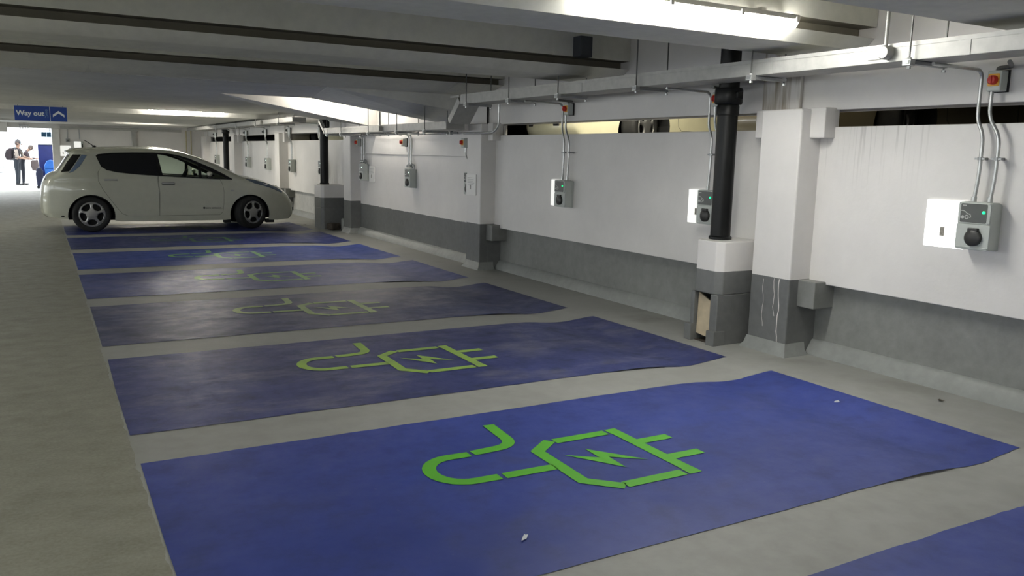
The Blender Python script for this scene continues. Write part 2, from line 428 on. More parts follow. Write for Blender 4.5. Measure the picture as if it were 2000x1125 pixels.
# half-level behind the slot
M_updark = plain('dark upper deck', (.05, .05, .05), .8)
mb = MB(); mb.box(5.5, 16, -10, 27.6, 1.40, 1.58); struct('floor_upper', mb, M_updark)
mb = MB(); mb.box(16, 16.2, -10, 27.6, 1.58, 4.3); mb.box(5.3, 16.2, -10.2, -10, 1.4, 4.3); mb.box(5.5, 16.2, 27.6, 27.75, 0, 4.3); struct('wall_upper', mb, M_updark)
mb = MB(); mb.box(5.3, 16.2, -10.2, 27.75, 4.2, 4.4); mb.box(5.45, 5.5, -10.2, 27.75, 3.0, 4.3); struct('ceiling_upper', mb, M_updark)

# ------------------------------------------------------------------ columns
def column(yc, label, corb, full, stain=False, block=True):
    t = empty('concrete_column', (5.0, yc, 0), 0, label, 'column', 'columns along the charging wall')
    top = 1.905
    mb = MB(); mb.box(0, .33, -.2, .2, -.05, top); mb.build('shaft', M_col, t, bevel=.012)
    mb = MB(); mb.box(.185, .217, .0, .385, top-.02, 2.99); mb.build('beam_end', M_stain if stain else M_wall, t, bevel=.004)
    mb = MB(); rows = [(z, [(-e, -.2-e), (.21, -.2-e), (.21, .2+e), (-e, .2+e)]) for z, e in ((-.04, .045), (.012, .04), (.04, .018), (.10, .004))]
    vs = [(q[0], q[1], z) for z, r4 in rows for q in r4]
    mb.add(vs, [(4*i+a, 4*i+(a+1) % 4, 4*i+4+(a+1) % 4, 4*i+4+a) for i in range(3) for a in range(4)]+[(0, 1, 2, 3), (12, 13, 14, 15)]); mb.build('foot_cove', M_cove, t, smooth=50)
    if stain:
        rr = random.Random(3)
        for y0, z0, z1, w in ((-.10, .10, .60, .004), (-.05, .30, .60, .0022), (.06, .2, .58, .002)):
            mb = MB(); pts = [(y0+.006*math.sin(k*.9)+rr.uniform(-.003, .003)-.012*k/12, z1-(z1-z0)*k/12) for k in range(13)]
            mb.add([(-.002, p[0]-w, p[1]) for p in pts]+[(-.002, p[0]+w, p[1]) for p in pts], [(k, k+1, 14+k, 13+k) for k in range(12)]); mb.build('paint_run', M_white, t, solid=False)
    for s in corb:
        mb = MB()
        a, b = (-.33, -.19) if s < 0 else (.19, .36)
        mb.box(.10, .26, a, b, 1.69, 1.915); mb.build('corbel', M_wall, t, bevel=.008)
        if block:
            mb = MB(); a, b = (-.36, -.19) if s < 0 else (.19, .25)
            mb.box(.10, .33, a, b, .395, .602); mb.build('bracket_block', M_lower, t, bevel=.008)
    return t
column(COLS[0], 'white and grey concrete column off the right edge of the photo', (1, -1), True)
column(COLS[1], 'white over grey square column beside the nearest black downpipe, brown stains at its top', (1, -1), True, True)
column(COLS[2], 'white over grey square column carrying a white information plate', (-1,), True)
column(COLS[3], 'white over grey square column beside the middle black downpipe', (1,), True)
column(COLS[4], 'white square column above the bonnet of the parked car', (1, -1), True)
column(COLS[5], 'white square column beside the farthest black downpipe', (1, -1), True)
column(COLS[6], 'last white column in the far corner by the end wall', (-1,), True)

# plinths that carry the downpipes
def plinth(x0, y0, y1, label, hole=True, rubble=False):
    t = empty('pipe_plinth', ((x0+5.215)/2, (y0+y1)/2, 0), 0, label, 'plinth', 'concrete plinths under the downpipes')
    cx, cy = (x0+5.215)/2, (y0+y1)/2
    w = (y1-y0)/2; dx = 5.215-cx; ch = .05
    def P(z): return [(-dx+ch, -w, z), (dx, -w, z), (dx, w, z), (-dx+ch, w, z), (-dx, w-ch, z), (-dx, -w+ch, z)]
    mb = MB()
    mb.prism([(p[0], p[1]) for p in P(0)], 'z', .42, .855)
    if hole:     # broken mouth: two jambs and a back
        mb.prism([(-dx, -w), (dx, -w), (dx, -w+.10), (-dx, -w+.085)], 'z', -.05, .42)
        mb.prism([(-dx, w-.045), (dx, w-.045), (dx, w), (-dx, w)], 'z', -.05, .42)
        mb.prism([(-dx-.03, -w-.01), (-dx+.1, -w-.01), (-dx+.1, -w+.085), (-dx-.03, -w+.085)], 'z', -.05, .12)
        mb.prism([(-dx-.03, w-.05), (-dx+.1, w-.05), (-dx+.1, w+.03), (-dx-.03, w+.03)], 'z', -.05, .14)
    else:
        mb.prism([(p[0], p[1]) for p in P(0)], 'z', -.05, .42)
    mb.build('plinth_block', M_plinth, t, bevel=.008)
    if hole:
        mb = MB(); mb.box(-dx+.30, dx, -w+.1, w-.045, -.03, .42); mb.box(-dx+.02, dx, -w+.1, w-.045, -.04, .006); mb.build('cavity', M_hole, t)
        mb = MB(); mb.add([(-dx+.035, w-.05, .06), (-dx+.05, -w+.102, .035), (-dx+.06, -w+.102, .33), (-dx+.045, w-.05, .41),
                           (-dx+.05, w-.05, .06), (-dx+.065, -w+.102, .035), (-dx+.075, -w+.102, .33), (-dx+.06, w-.05, .41)],
                          [(0, 1, 2, 3), (7, 6, 5, 4), (0, 4, 5, 1), (2, 6, 7, 3), (1, 5, 6, 2), (0, 3, 7, 4)])
        o = mb.build('cover_board', M_board, t); o['label'] = 'beige board showing in the broken mouth'
    return t
plinth(4.75, .775, 1.095, 'broken white and grey concrete plinth under the nearest black downpipe, beige board inside')
p2 = plinth(4.75, 11.72, 12.25, 'white and grey concrete plinth under the middle black downpipe, in front of the parked car', hole=False)
mb = MB(); mb.box(-.02, .18, -.60, -.27, -.02, .16)
mb.box(0, .2, -.62, -.27, .16, .30)
plinth(4.75, 22.0, 22.4, 'plinth under the farthest black downpipe, hidden behind the parked car', hole=False)
# rubble blocks in the corner of the middle plinth
for i, (x, y, w, h, rz) in enumerate([(4.93, 11.54, .2, .13, .2), (5.08, 11.27, .14, .24, -.15)]):
    mb = MB(); mb.box(-w/2, w/2, -.11, .11, 0, h); o = mb.build('concrete_lump', [M_hole, M_cove][i], bevel=.03)
    o.location = (x, y, fz(x)+.001); o.rotation_euler.z = rz
    tag(o, ['low dark concrete lump on the floor between middle plinth and column', 'taller grey concrete lump on the floor by the middle column'][i], 'rubble')

def downpipe(x, y, z0, label, r=.083, top=2.99):
    t = empty('drain_downpipe', (x, y, z0), 0, label, 'pipe', 'black downpipes along the wall')
    mb = MB(); mb.lathe([(0, 0), (r, 0), (r, top-z0), (0, top-z0)], seg=28); mb.build('pipe', M_black, t, smooth=40)
    mb = MB(); zc = min(2.02, top-.08)-z0
    mb.lathe([(r, zc-.06), (r+.022, zc-.06), (r+.03, zc-.045), (r+.03, zc+.055), (r+.022, zc+.07), (r, zc+.07)], seg=28)
    mb.lathe([(r, zc-.15), (r+.008, zc-.145), (r+.008, zc-.075), (r, zc-.06)], seg=28)
    mb.build('socket_collar', M_black, t, smooth=35)
    for s in (-1, 1):
        mb = MB(); mb.box(-.03, .03, s*(r+.02)-.03, s*(r+.02)+.035, zc-.02, zc+.035); mb.build('collar_lug', M_black, t, bevel=.006)
    mb = MB(); mb.lathe([(r, 0), (r+.012, 0), (r+.012, .02), (r, .03)], seg=28); mb.build('base_seal', M_black, t, smooth=35)
    return t
downpipe(4.95, 1.0, .855, 'tall black downpipe nearest to the viewer, standing on the broken plinth')
downpipe(4.95, 12.17, .855, 'black downpipe standing on the plinth just right of the car bonnet', .083, ramp_z(4.95, 12.17)-.008)
downpipe(4.975, 22.25, .855, 'farthest thin black downpipe rising above the car windscreen')

# ------------------------------------------------------------------ painted bays
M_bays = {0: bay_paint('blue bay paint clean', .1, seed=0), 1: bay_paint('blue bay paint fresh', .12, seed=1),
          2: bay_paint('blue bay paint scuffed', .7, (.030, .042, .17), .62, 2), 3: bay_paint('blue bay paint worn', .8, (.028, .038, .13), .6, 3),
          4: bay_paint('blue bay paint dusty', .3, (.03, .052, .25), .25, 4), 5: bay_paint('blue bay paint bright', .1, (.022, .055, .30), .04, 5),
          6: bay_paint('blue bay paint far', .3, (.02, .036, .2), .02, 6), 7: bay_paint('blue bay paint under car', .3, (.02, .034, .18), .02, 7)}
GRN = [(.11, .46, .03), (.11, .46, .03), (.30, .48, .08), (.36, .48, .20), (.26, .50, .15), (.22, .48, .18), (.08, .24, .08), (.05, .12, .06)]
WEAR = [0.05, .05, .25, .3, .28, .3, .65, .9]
BLAB = {0: 'blue painted bay cut off at the bottom right corner of the photo',
        1: 'nearest full blue parking bay with a clean bright green plug symbol',
        2: 'second blue parking bay, scuffed, with a yellow-green plug symbol',
        3: 'third blue parking bay, dark and worn, with a faded pale plug symbol',
        4: 'fourth blue parking bay from the viewer, lighter dusty blue',
        5: 'fifth blue parking bay, bright blue at its right end',
        6: 'narrow-looking blue parking bay just in front of the white car',
        7: 'blue parking bay under the white car'}
def bay(k):
    yf = BP*(k-1)
    t = empty('parking_bay', (X0, yf-BW/2, 0), 0, BLAB[k], 'parking bay', 'blue painted charging bays on the floor')
    rnd = random.Random(k)
    xs = []; x = 0.0
    while x < BL-1e-6: xs.append(x); x += .06 if x > 3 else .15
    xs.append(BL); mb = MB(); vs = []
    n = len(xs)
    for i, x in enumerate(xs):
        j = rnd.uniform(-.004, .004)
        for y in (-BW/2+j, 0, BW/2+rnd.uniform(-.004, .004)):
            vs.append((x+(rnd.uniform(-.008, .008) if i in (0, n-1) else 0), y, fz(x+X0)+.003))
    mb.add(vs, [(3*i+a, 3*i+3+a, 3*i+4+a, 3*i+1+a) for i in range(n-1) for a in (0, 1)])
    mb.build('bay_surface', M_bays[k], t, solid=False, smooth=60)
    # green cable, plug and lightning bolt
    if k > 7: return t
    mb = MB(); z = .0055; w = .068
    def S(pts, w=w): stroke(mb, [(p[0]-X0, p[1]+BW/2) for p in pts], w, z)
    S(fillet([(2.125, -.215), (2.10, -.56), (1.845, -.577)], .24, 10))
    arc = [(1.822, -.583)]+[(1.70+math.cos(a)*.155, -.743+math.sin(a)*.165) for a in [PI/2+PI*i/14 for i in range(15)]]+[(1.822, -.912)]
    S(arc); S([(1.845, -.912), (2.125, -.921)])
    S([(2.297, -.592), (2.158, -.70), (2.148, -1.13), (2.29, -1.272)])
    S([(2.318, -.608), (2.652, -.611)])
    S([(2.668, -.607), (2.673, -.607)]); S([(2.706, -.574), (2.706, -1.225)]); S([(2.668, -1.257), (2.742, -1.257)])
    S([(2.30, -1.257), (2.652, -1.257)])
    S([(2.74, -.81), (2.935, -.81)]); S([(2.74, -1.063), (2.935, -1.066)])
    bolt = [(2.252, -.806), (2.396, -.915), (2.400, -.778), (2.605, -1.045), (2.445, -.928), (2.438, -1.08)]
    mb.add([(p[0]-X0, p[1]+BW/2, z) for p in bolt], [(0, 5, 1), (2, 4, 3), (1, 5, 4), (1, 4, 2)])
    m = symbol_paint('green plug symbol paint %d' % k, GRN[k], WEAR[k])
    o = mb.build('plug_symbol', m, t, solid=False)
    for p in o.data.polygons:
        if p.normal.z < 0: p.flip()
    o['label'] = 'green plug and cable symbol'
    return t
for k in range(0, 8): bay(k)

# ------------------------------------------------------------------ trunking
def trunk(path, wx, h, label, seams=()):
    """path: (x_front, y, z_bottom); box trunking of depth wx in x and height h"""
    t = empty('cable_trunking', (path[0][0]+wx/2, path[0][1], path[0][2]), 0, label, 'cable trunking', 'galvanised cable trunking on the wall')
    o0 = t.location
    mb = MB(); n = len(path); vs = []
    for i, (x, y, z) in enumerate(path):
        a = path[max(i-1, 0)]; b = path[min(i+1, n-1)]
        d = Vector((0, b[1]-a[1], b[2]-a[2])).normalized(); up = Vector((0, -d.z, d.y))*h
        for dx, k in ((0, 0), (wx, 0), (wx, 1), (0, 1)):
            vs.append((x+dx-o0.x, y+up.y*k-o0.y, z+up.z*k-o0.z))
    fs = [(4*i+a, 4*i+(a+1) % 4, 4*i+4+(a+1) % 4, 4*i+4+a) for i in range(n-1) for a in range(4)]
    fs += [(0, 1, 2, 3), tuple(4*n-4+i for i in range(4))]
    mb.add(vs, fs); mb.build('trunking_body', M_galv, t, bevel=.004)
    mb = MB(); mb.box(path[0][0]-.004-o0.x, path[0][0]+.0-o0.x, path[0][1]+.02-o0.y, path[1][1]-.02-o0.y, path[0][2]+h-.022-o0.z, path[0][2]+h+.003-o0.z)
    mb.build('lid_lip', M_galv, t)
    for y in seams:
        mb = MB(); mb.box(-wx/2-.003, wx/2, y-.02-o0.y, y+.02-o0.y, -.003, h+.004); mb.build('joint_strap', M_galv, t)
    return t
TW = .285; TX = 4.57
def tsy(y): return (y+4.1875)*.9384-4.1875
trunk([(TX, -6.0, 2.127), (TX, tsy(5.86), 2.117)], TW, .103, 'long pale cable trunking along the near wall from the right edge to the drop', (-1.25, .20, 2.6))
trunk([(TX, tsy(5.87), 2.135), (TX, tsy(6.18), 1.885)], TW, .09, 'sloping drop piece of trunking above the column with the white plate')
lowrun = trunk([(TX, tsy(6.29), 1.816), (TX, tsy(11.95), 1.816)], TW-.02, .10, 'lower cable trunking between the sloping drop and the middle black downpipe', (7.9, 9.4))
trunk([(TX, tsy(14.2), 2.085), (TX, 26.9, 2.085)], TW, .095, 'far cable trunking above the parked car bonnet', (16, 19, 22))
t = empty('cable_trunking', (3.0, 27.44, 2.04), 0, 'slim cable trunking along the top of the end wall with a vertical drop', 'cable trunking', 'galvanised cable trunking on the wall')
mb = MB(); mb.box(-2.3, 1.45, -.06, .055, -.0, .075); mb.build('trunking_body', M_galv, t, bevel=.004)
mb = MB(); mb.box(-.17, .05, -.075, .055, -.03, .09); mb.build('tee_box', M_galv, t, bevel=.004)
mb = MB(); mb.box(-.15, -.01, -.055, .055, -1.2, -.03); mb.build('vertical_drop', M_galv, t, bevel=.004)
# broken end of the lower run, rising to the far run behind the downpipe
mb = MB(); mb.prism([(5.19, .02), (5.25, .0), (5.62, .24), (5.55, .26)], 'x', -.14, -.08); mb.build('bent_end_plate', M_galv, lowrun, bevel=.004)

def ctop(y, x=4.7):
    r = ramp_z(x, y)
    if r: return r
    for a, b in ((-2.75, -1.19), (0, .46), (2.88, 3.45), (5.72, 6.2)):
        if a-.1 <= y <= b: return 2.30
    return 2.24 if 16.1 < y < 23.4 else (2.16 if y > 24.7 else 2.99)
def hanger(y, zb, label, front=True):
    y = tsy(y); zb = 1.5123+(zb-1.5123)*.9384
    t = empty('trunking_hanger', (TX+TW/2, y, zb), 0, label, 'hanger bracket', 'threaded rod hangers under the trunking')
    w = TW/2
    mb = MB(); mb.box(-w-.06, w+.03, -.02, .02, -.026, -.003); mb.build('bracket_channel', M_dsteel, t, bevel=.002)
    for s in (-1, 1):
        x = s*(w+.022) if s > 0 else -w-.03
        zt = ctop(y, TX+w+x)-zb-.003
        mb = MB(); mb.tube([(x, 0, -.05), (x, 0, max(.03, zt-.001))], .006, 6); r = mb.build('rod', M_rod, t, smooth=40)
        for za in (-.052, -.002):
            mb = MB(); mb.lathe([(0, 0), (.013, 0), (.013, .016), (0, .016)], c=(x, 0, za), seg=6); mb.build('nut', M_steel, t)
    mb = MB(); mb.box(-w-.055, -w-.01, -.028, .028, -.034, .004); mb.build('clamp', M_steel, t, bevel=.003)
    return t
for y, zb, lab in [(-.70, 2.163, 'rod hanger nearest the right edge, just left of the round conduit box'),
                   (.655, 2.16, 'rod hanger under the trunking above the stained column'),
                   (2.09, 2.158, 'rod hanger halfway between stained column and red switch over the plate charger'),
                   (3.43, 2.156, 'rod hanger right beside the isolator above the cream car'),
                   (4.50, 2.155, 'rod hanger left of the isolator above the cream car'),
                   (5.62, 2.154, 'rod hanger at the top of the sloping trunking drop'),
                   (6.95, 1.833, 'rod hanger on the lower trunking just beyond the sloping drop'),
                   (8.02, 1.833, 'rod hanger on the lower trunking over the middle wall charger'),
                   (9.3, 1.833, 'rod hanger on the lower trunking between its two chargers'),
                   (10.75, 1.833, 'rod hanger on the lower trunking over the middle column'),
                   (11.6, 1.833, 'rod hanger at the far end of the lower trunking'),
                   (15.3, 2.118, 'rod hanger on the far trunking above the car bonnet tip'),
                   (17.6, 2.118, 'second rod hanger along the far trunking above the car'),
                   (20.0, 2.118, 'third rod hanger along the far trunking above the car'),
                   (23.0, 2.118, 'last rod hanger along the far trunking near the end wall')]:
    hanger(y, zb, lab)
# round conduit box with its drop
def roundbox(x, y, z, label, up):
    t = empty('round_conduit_box', (x, y, z), 0, label, 'conduit box')
    mb = MB(); mb.lathe([(0, -.055), (.035, -.055), (.042, -.045), (.042, 0), (0, 0)], axis='x', seg=24); mb.build('box', M_galv, t, smooth=35)
    mb = MB(); mb.tube([(-.028, 0, .03), (-.028, 0, up)], .011, 10); mb.build('conduit', M_galv, t, smooth=40)
    mb = MB(); mb.box(-.006, 0, .03, .14, -.035, .035); mb.build('cover_plate', M_galv, t, bevel=.002)
    return t
roundbox(TX-.001, tsy(-.52), 2.18, 'round grey conduit box on the near trunking with a pipe rising from it', .6)
roundbox(TX-.001, tsy(8.75), 1.866, 'small round conduit box on the lower trunking with a short pipe rising', .3)
roundbox(TX-.001, tsy(17.0), 2.13, 'small round conduit box on the far trunking above the car', .06)

# ------------------------------------------------------------------ chargers
# wall-mounted things are modelled facing local -Y (x right, z up) and turned to face the aisle
WR = -PI/2
def rrect(x0, x1, z0, z1, r, n=4):
    out = []
    for cx, cz, a0 in ((x1-r, z1-r, 0), (x0+r, z1-r, PI/2), (x0+r, z0+r, PI), (x1-r, z0+r, 1.5*PI)):
        for i in range(n+1):
            a = a0+PI/2*i/n; out.append((cx+r*math.cos(a), cz+r*math.sin(a)))
    return out
def make_charger(label):
    t = empty('charging_point', (0, 0, 0), WR, label, 'charging point', 'electric car charging points on the wall')
    mb = MB(); mb.prism(rrect(-.108, .108, 0, .30, .012), 'y', -.118, -.03); mb.build('housing', M_grey, t, smooth=30, bevel=.004)
    mb = MB(); mb.prism(rrect(-.10, .10, -.004, .29, .01), 'y', -.03, 0); mb.build('back_box', M_grey, t, smooth=30)
    mb = MB(); mb.prism(rrect(-.104, .104, .165, .297, .01), 'y', -.127, -.118)
    fr = mb.build('display_frame', M_grey, t, smooth=30, bevel=.002)
    mb = MB(); mb.prism(rrect(-.088, .082, .172, .290, .008), 'y', -.129, -.1265); dp = mb.build('display_panel', M_panel, t)
    mb = MB()      # car, cable and plug drawing
    def S(pts, w): 
        q = MB(); stroke(q, pts, w, 0)
        mb.add([(a, -.1297, b) for a, b, _ in q.v], q.f)
    S(fillet([(-.085, .245), (-.06, .243), (-.045, .228), (-.022, .223), (-.018, .205), (-.028, .203)], .012, 3), .005)
    S([(-.045+.011*math.cos(a), .205+.011*math.sin(a)) for a in [2*PI*i/12 for i in range(13)]], .006)
    S([(-.085, .203), (-.062, .203)], .013); S([(-.072, .194), (-.072, .214)], .010)
    S([(-.078, .278), (-.050, .278)], .006)
    mb.build('car_icon', M_icon, dp, solid=False)
    mb = MB(); mb.lathe([(0, -.134), (.008, -.134), (.010, -.130), (.010, -.127), (0, -.127)], axis='y', c=(.062, 0, .238), seg=14); l = mb.build('status_light', M_led, t, smooth=50); l['label'] = 'glowing green status light'
    mb = MB(); mb.prism(rrect(-.1085, .1085, .003, .162, .012), 'y', -.124, -.118); mb.build('lower_cover', M_grey, t, smooth=30, bevel=.003)
    mb = MB(); mb.box(-.095, .105, -.128, -.12, .012, .020); mb.build('cover_hinge', M_grey, t, bevel=.002)
    mb = MB(); mb.lathe([(0, -.150), (.044, -.150), (.052, -.144), (.053, -.124), (0, -.124)], axis='y', c=(.012, 0, .078), seg=28)
    so = mb.build('socket_cover', M_sock, t, smooth=40)
    mb = MB(); mb.box(-.022, .042, -.148, -.124, .118, .140); mb.build('socket_hinge', M_sock, so, bevel=.004)
    for x, z in ((-.097, .29), (.095, .29), (.095, .17), (.098, .016)):
        mb = MB(); mb.lathe([(0, -.1295), (.0035, -.1295), (.004, -.127), (.004, -.124)], axis='y', c=(x, 0, z), seg=8); mb.build('screw', M_dsteel, t)
    return t
CH = [(-1.075, .985, 'charging point beside the brightest white plate, at the right edge'),
      (1.36, .945, 'charging point half hidden behind the nearest black downpipe'),
      (3.735, .945, 'charging point with a lit green light on the wall below the cream car'),
      (6.03, .965, 'charging point almost hidden behind the column with the white plate'),
      (8.17, .965, 'charging point with ball-ended pipes in the middle of the solid wall'),
      (10.36, .995, 'charging point with a white plate to its right beside the middle column'),
      (12.98, 1.01, 'charging point touching the left edge of the middle black downpipe'),
      (15.38, 1.0, 'charging point with two pipes above the tip of the car bonnet'),
      (17.75, 1.0, 'charging point above the car bonnet, between the two far columns, nearer one'),
      (20.05, 1.005, 'charging point above the car bonnet base, next to the farther column'),
      (24.75, 1.01, 'farthest charging point, near the end wall above the windscreen')]
ch0 = None
for i, (y, z, lab) in enumerate(CH):
    x = 5.199 if i in (3, 4, 5) else 5.219
    if ch0 is None: ch0 = make_charger(lab); ch0.location = (x, y, z); c = ch0
    else: c = dup(ch0, None, (x, y, z), lab)
    if i > 3:
        for k in kids(c):
            if k.name.startswith('status_light'):
                k.material_slots[0].link = 'OBJECT'; k.material_slots[0].material = M_ledw; k['label'] = 'pale glowing status light'
# information plates
def plate(x, y, z, w, h, mat, label, dots=True):
    t = empty('information_plate', (x, y, z), WR, label, 'sign plate', 'white information plates')
    mb = MB(); mb.prism(rrect(-w/2, w/2, 0, h, .008), 'y', -.012, 0); mb.build('plate', mat, t, bevel=.002)
    mb = MB(); mb.box(-.03, .0, -.0135, -.012, .075, .135); mb.build('grey_square', M_qr, t)
    if dots:
        for i in range(5):
            mb = MB(); mb.box(-w*.36, w*(.36-.08*(i % 3)), -.0128, -.0119, h-.05-.022*i, h-.044-.022*i); mb.build('text_line', M_print, t)
    return t
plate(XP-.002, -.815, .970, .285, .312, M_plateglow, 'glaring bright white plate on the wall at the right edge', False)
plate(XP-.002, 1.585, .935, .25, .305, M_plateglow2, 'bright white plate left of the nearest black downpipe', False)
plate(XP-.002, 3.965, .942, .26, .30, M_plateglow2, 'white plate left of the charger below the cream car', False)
plate(4.998, 5.745, .975, .285, .275, M_plate, 'white printed plate on the front of the column beside the sloping trunking')
plate(5.198, 10.10, .975, .27, .285, M_plate, 'white printed plate on the wall right of the charger by the middle column')

# isolators and conduits
def isolator(x, y, z, label, knob=None):
    t = empty('isolator_switch', (x, y, z), WR, label, 'isolator switch', 'rotary isolator switches above the chargers')
    mb = MB(); mb.box(-.045, .045, -.085, -.012, 0, .125); mb.build('enclosure', M_grey, t, bevel=.008)
    mb = MB(); mb.box(-.05, .05, -.012, .0, -.004, .13); mb.build('back_plate', M_dark, t)
    mb = MB(); mb.prism(rrect(-.036, .036, .03, .105, .01), 'y', -.089, -.085); yp = mb.build('switch_plate', M_panel if knob else M_yel, t)
    mb = MB(); mb.lathe([(0, -.118), (.022, -.118), (.027, -.112), (.029, -.089), (0, -.089)], axis='y', c=(0, 0, .067), seg=20); kn = mb.build('rotary_knob', knob or M_red, t, smooth=40)
    mb = MB(); mb.box(-.006, .006, -.126, -.117, .043, .092); mb.build('knob_grip', knob or M_red, kn, bevel=.002)
    return t
def conduit(path, r, label, clips=()):
    p0 = Vector(path[-1]); t = empty('steel_conduit', p0, 0, label, 'conduit pipe', 'steel conduits feeding the chargers')
    mb = MB(); mb.tube([Vector(p)-p0 for p in fillet(path, .06, 6)], r, 10); mb.build('pipe', M_steel, t, smooth=40)
    mb = MB(); e = Vector((0, 0, 0)); mb.tube([e+Vector((0, 0, .0)), e+Vector((0, 0, .03))], r*1.45, 12); mb.build('gland', M_steel, t, smooth=40)
    for (x, y, z) in clips:
        c = Vector((x, y, z))-p0
        mb = MB(); mb.tube([c-Vector((0, 0, .01)), c+Vector((0, 0, .01))], r*1.6, 12); mb.box(c.x-.0, 5.218-p0.x, c.y-.008, c.y+.008, c.z-.008, c.z+.008); mb.box(c.x-.012, c.x+.012, c.y-.032, c.y+.032, c.z-.006, c.z+.006)
        mb.build('saddle_clip', M_dsteel, t)
    return t
CR = .0115
def feed(yc, ztop, zt, lab, first=True, near=True, side=1):
    """pipe pair above one charger: one straight from the trunking, one through the isolator"""
    xa, xb = 5.155, 5.135
    ya = yc+.035; yb = yc-.072
    conduit([(4.66, ya+.045, zt-.052), (xa, ya+.045, zt-.056), (xa, ya+.045, 1.80), (xa, ya-.005, 1.70), (xa, ya-.005, 1.45), (xa, ya+.01, ztop)], CR,
            'bent steel conduit from the trunking to the '+lab, [(xa, ya-.005, 1.555)] if near else ())
    conduit([(5.15, yb+.075, 1.965), (5.15, yb+.075, 1.81), (5.15, yb-.005, 1.69), (5.15, yb-.005, 1.45), (5.15, yb+.01, ztop)], CR,
            'steel conduit from the isolator down to the '+lab, [(5.15, yb-.005, 1.555)] if near else ())
    isolator(XP-.002, yb+.06, 1.965, 'isolator switch with red knob above the '+lab)
    t = empty('cable_gland_drop', (5.17, yb+.06, 2.09), 0, 'short flexible lead into the top of the isolator above the '+lab, 'cable', 'short leads into the isolators')
    mb = MB(); mb.tube(fillet([(0, 0, 0), (0, 0, .015), (-.0, -.08, .02), (-.3, -.24, .012)], .03), .013, 10); mb.build('lead', M_rod, t, smooth=40)
feed(-1.07, 1.287, 2.155, 'charger at the right edge')
feed(1.36, 1.247, 2.15, 'charger behind the nearest downpipe')
feed(3.735, 1.247, 2.148, 'charger below the cream car')
def feed_low(yc, ztop, lab, x=5.16, zi=1.61):
    isolator(5.178, yc+.22, zi, 'isolator switch with red knob above the '+lab)
    for dy, nm in ((.10, 'left'), (.0, 'right')):
        cd = conduit([(4.75, yc+dy, 1.80), (x, yc+dy, 1.80), (x, yc+dy, 1.5), (x, yc+dy, ztop+.055)], CR, nm+' steel conduit of the pair above the '+lab)
        mb = MB(); mb.lathe([(.0, -.03), (.018, -.026), (.028, -.012), (.03, 0), (.026, .016), (.014, .026), (0, .03)], c=(-.015, 0, -.015), seg=16); mb.build('ball_elbow', M_steel, cd, smooth=60)
    t = empty('cable_loop', (x+.005, yc-.075, ztop), 0, 'grey looped lead on top of the '+lab, 'cable', 'looped leads on the wall chargers')
    mb = MB(); mb.tube(fillet([(0, .025, 0), (-.02, .03, .075), (0, -.04, .06), (0, -.045, .0)], .03), .011, 8); mb.build('lead', M_dsteel, t, smooth=40)
feed_low(8.22, 1.265, 'middle charger on the solid wall')
feed_low(10.42, 1.295, 'charger by the middle column')
isolator(5.178, 6.24, 1.60, 'small isolator switch peeping out beside the column with the plate')
conduit([(5.16, 6.27, 1.60), (5.16, 6.27, 1.50), (5.16, 6.12, 1.38), (5.16, 6.10, 1.265)], CR, 'bent steel conduit peeping out beside the column with the plate')
for yc, ztop, lab in ((12.98, 1.31, 'charger at the middle downpipe'), (15.38, 1.30, 'charger above the bonnet tip'), (17.75, 1.30, 'nearer charger above the bonnet'), (20.05, 1.305, 'farther charger above the bonnet'), (24.75, 1.31, 'farthest charger')):
    for j, dy in enumerate((.04, -.05)):
        conduit([(4.75, yc+dy+.2, 2.07), (5.15, yc+dy+.2, 2.07), (5.15, yc+dy+.2, 1.80), (5.15, yc+dy, 1.66), (5.15, yc+dy, ztop)], CR, ('left', 'right')[j]+' steel conduit of the pair above the '+lab)
    if yc > 14: isolator(XP-.002, yc+.30, 1.90, 'dark isolator switch under the trunking above the '+lab, M_panel)

# near curved conduit at the drop
t = empty('steel_conduit', (4.89, 4.80, 2.11), 0, 'curved steel conduit looping down beside the sloping trunking drop', 'conduit pipe', 'steel conduits feeding the chargers')
mb = MB(); mb.tube(fillet([(0, .02, 0), (0, .02, -.26), (0, .16, -.33), (0, .98, -.33)], .12, 8), .014, 10); mb.build('pipe', M_steel, t, smooth=40)
# thin cable run below the lower trunking
t = empty('cable_run', (5.10, 6.4, 1.80), 0, 'thin steel conduit run clipped below the lower trunking', 'conduit pipe')
mb = MB(); mb.tube([(0, 0, 0), (0, 5.2, 0)], .013, 8); mb.build('pipe', M_dsteel, t, smooth=40)
for i in range(6):
    mb = MB(); mb.box(-.02, .02, i*.95+.2, i*.95+.24, -.02, .03); mb.build('clip', M_dsteel, t)

# electrical box on the beam
t = empty('junction_box', (4.60, 2.70, 2.452), 0, 'dark electrical box on the side of the ceiling beam beyond the big tube light', 'junction box')
mb = MB(); mb.box(-.07, .07, -.13, 0, 0, .19); mb.build('box', plain('dark blue grey steel', (.05, .055, .065), .5), t, bevel=.006)
mb = MB(); mb.box(-.06, .05, -.136, -.13, .015, .175); mb.build('lid', plain('dark lid', (.06, .065, .07), .5), t, bevel=.004)

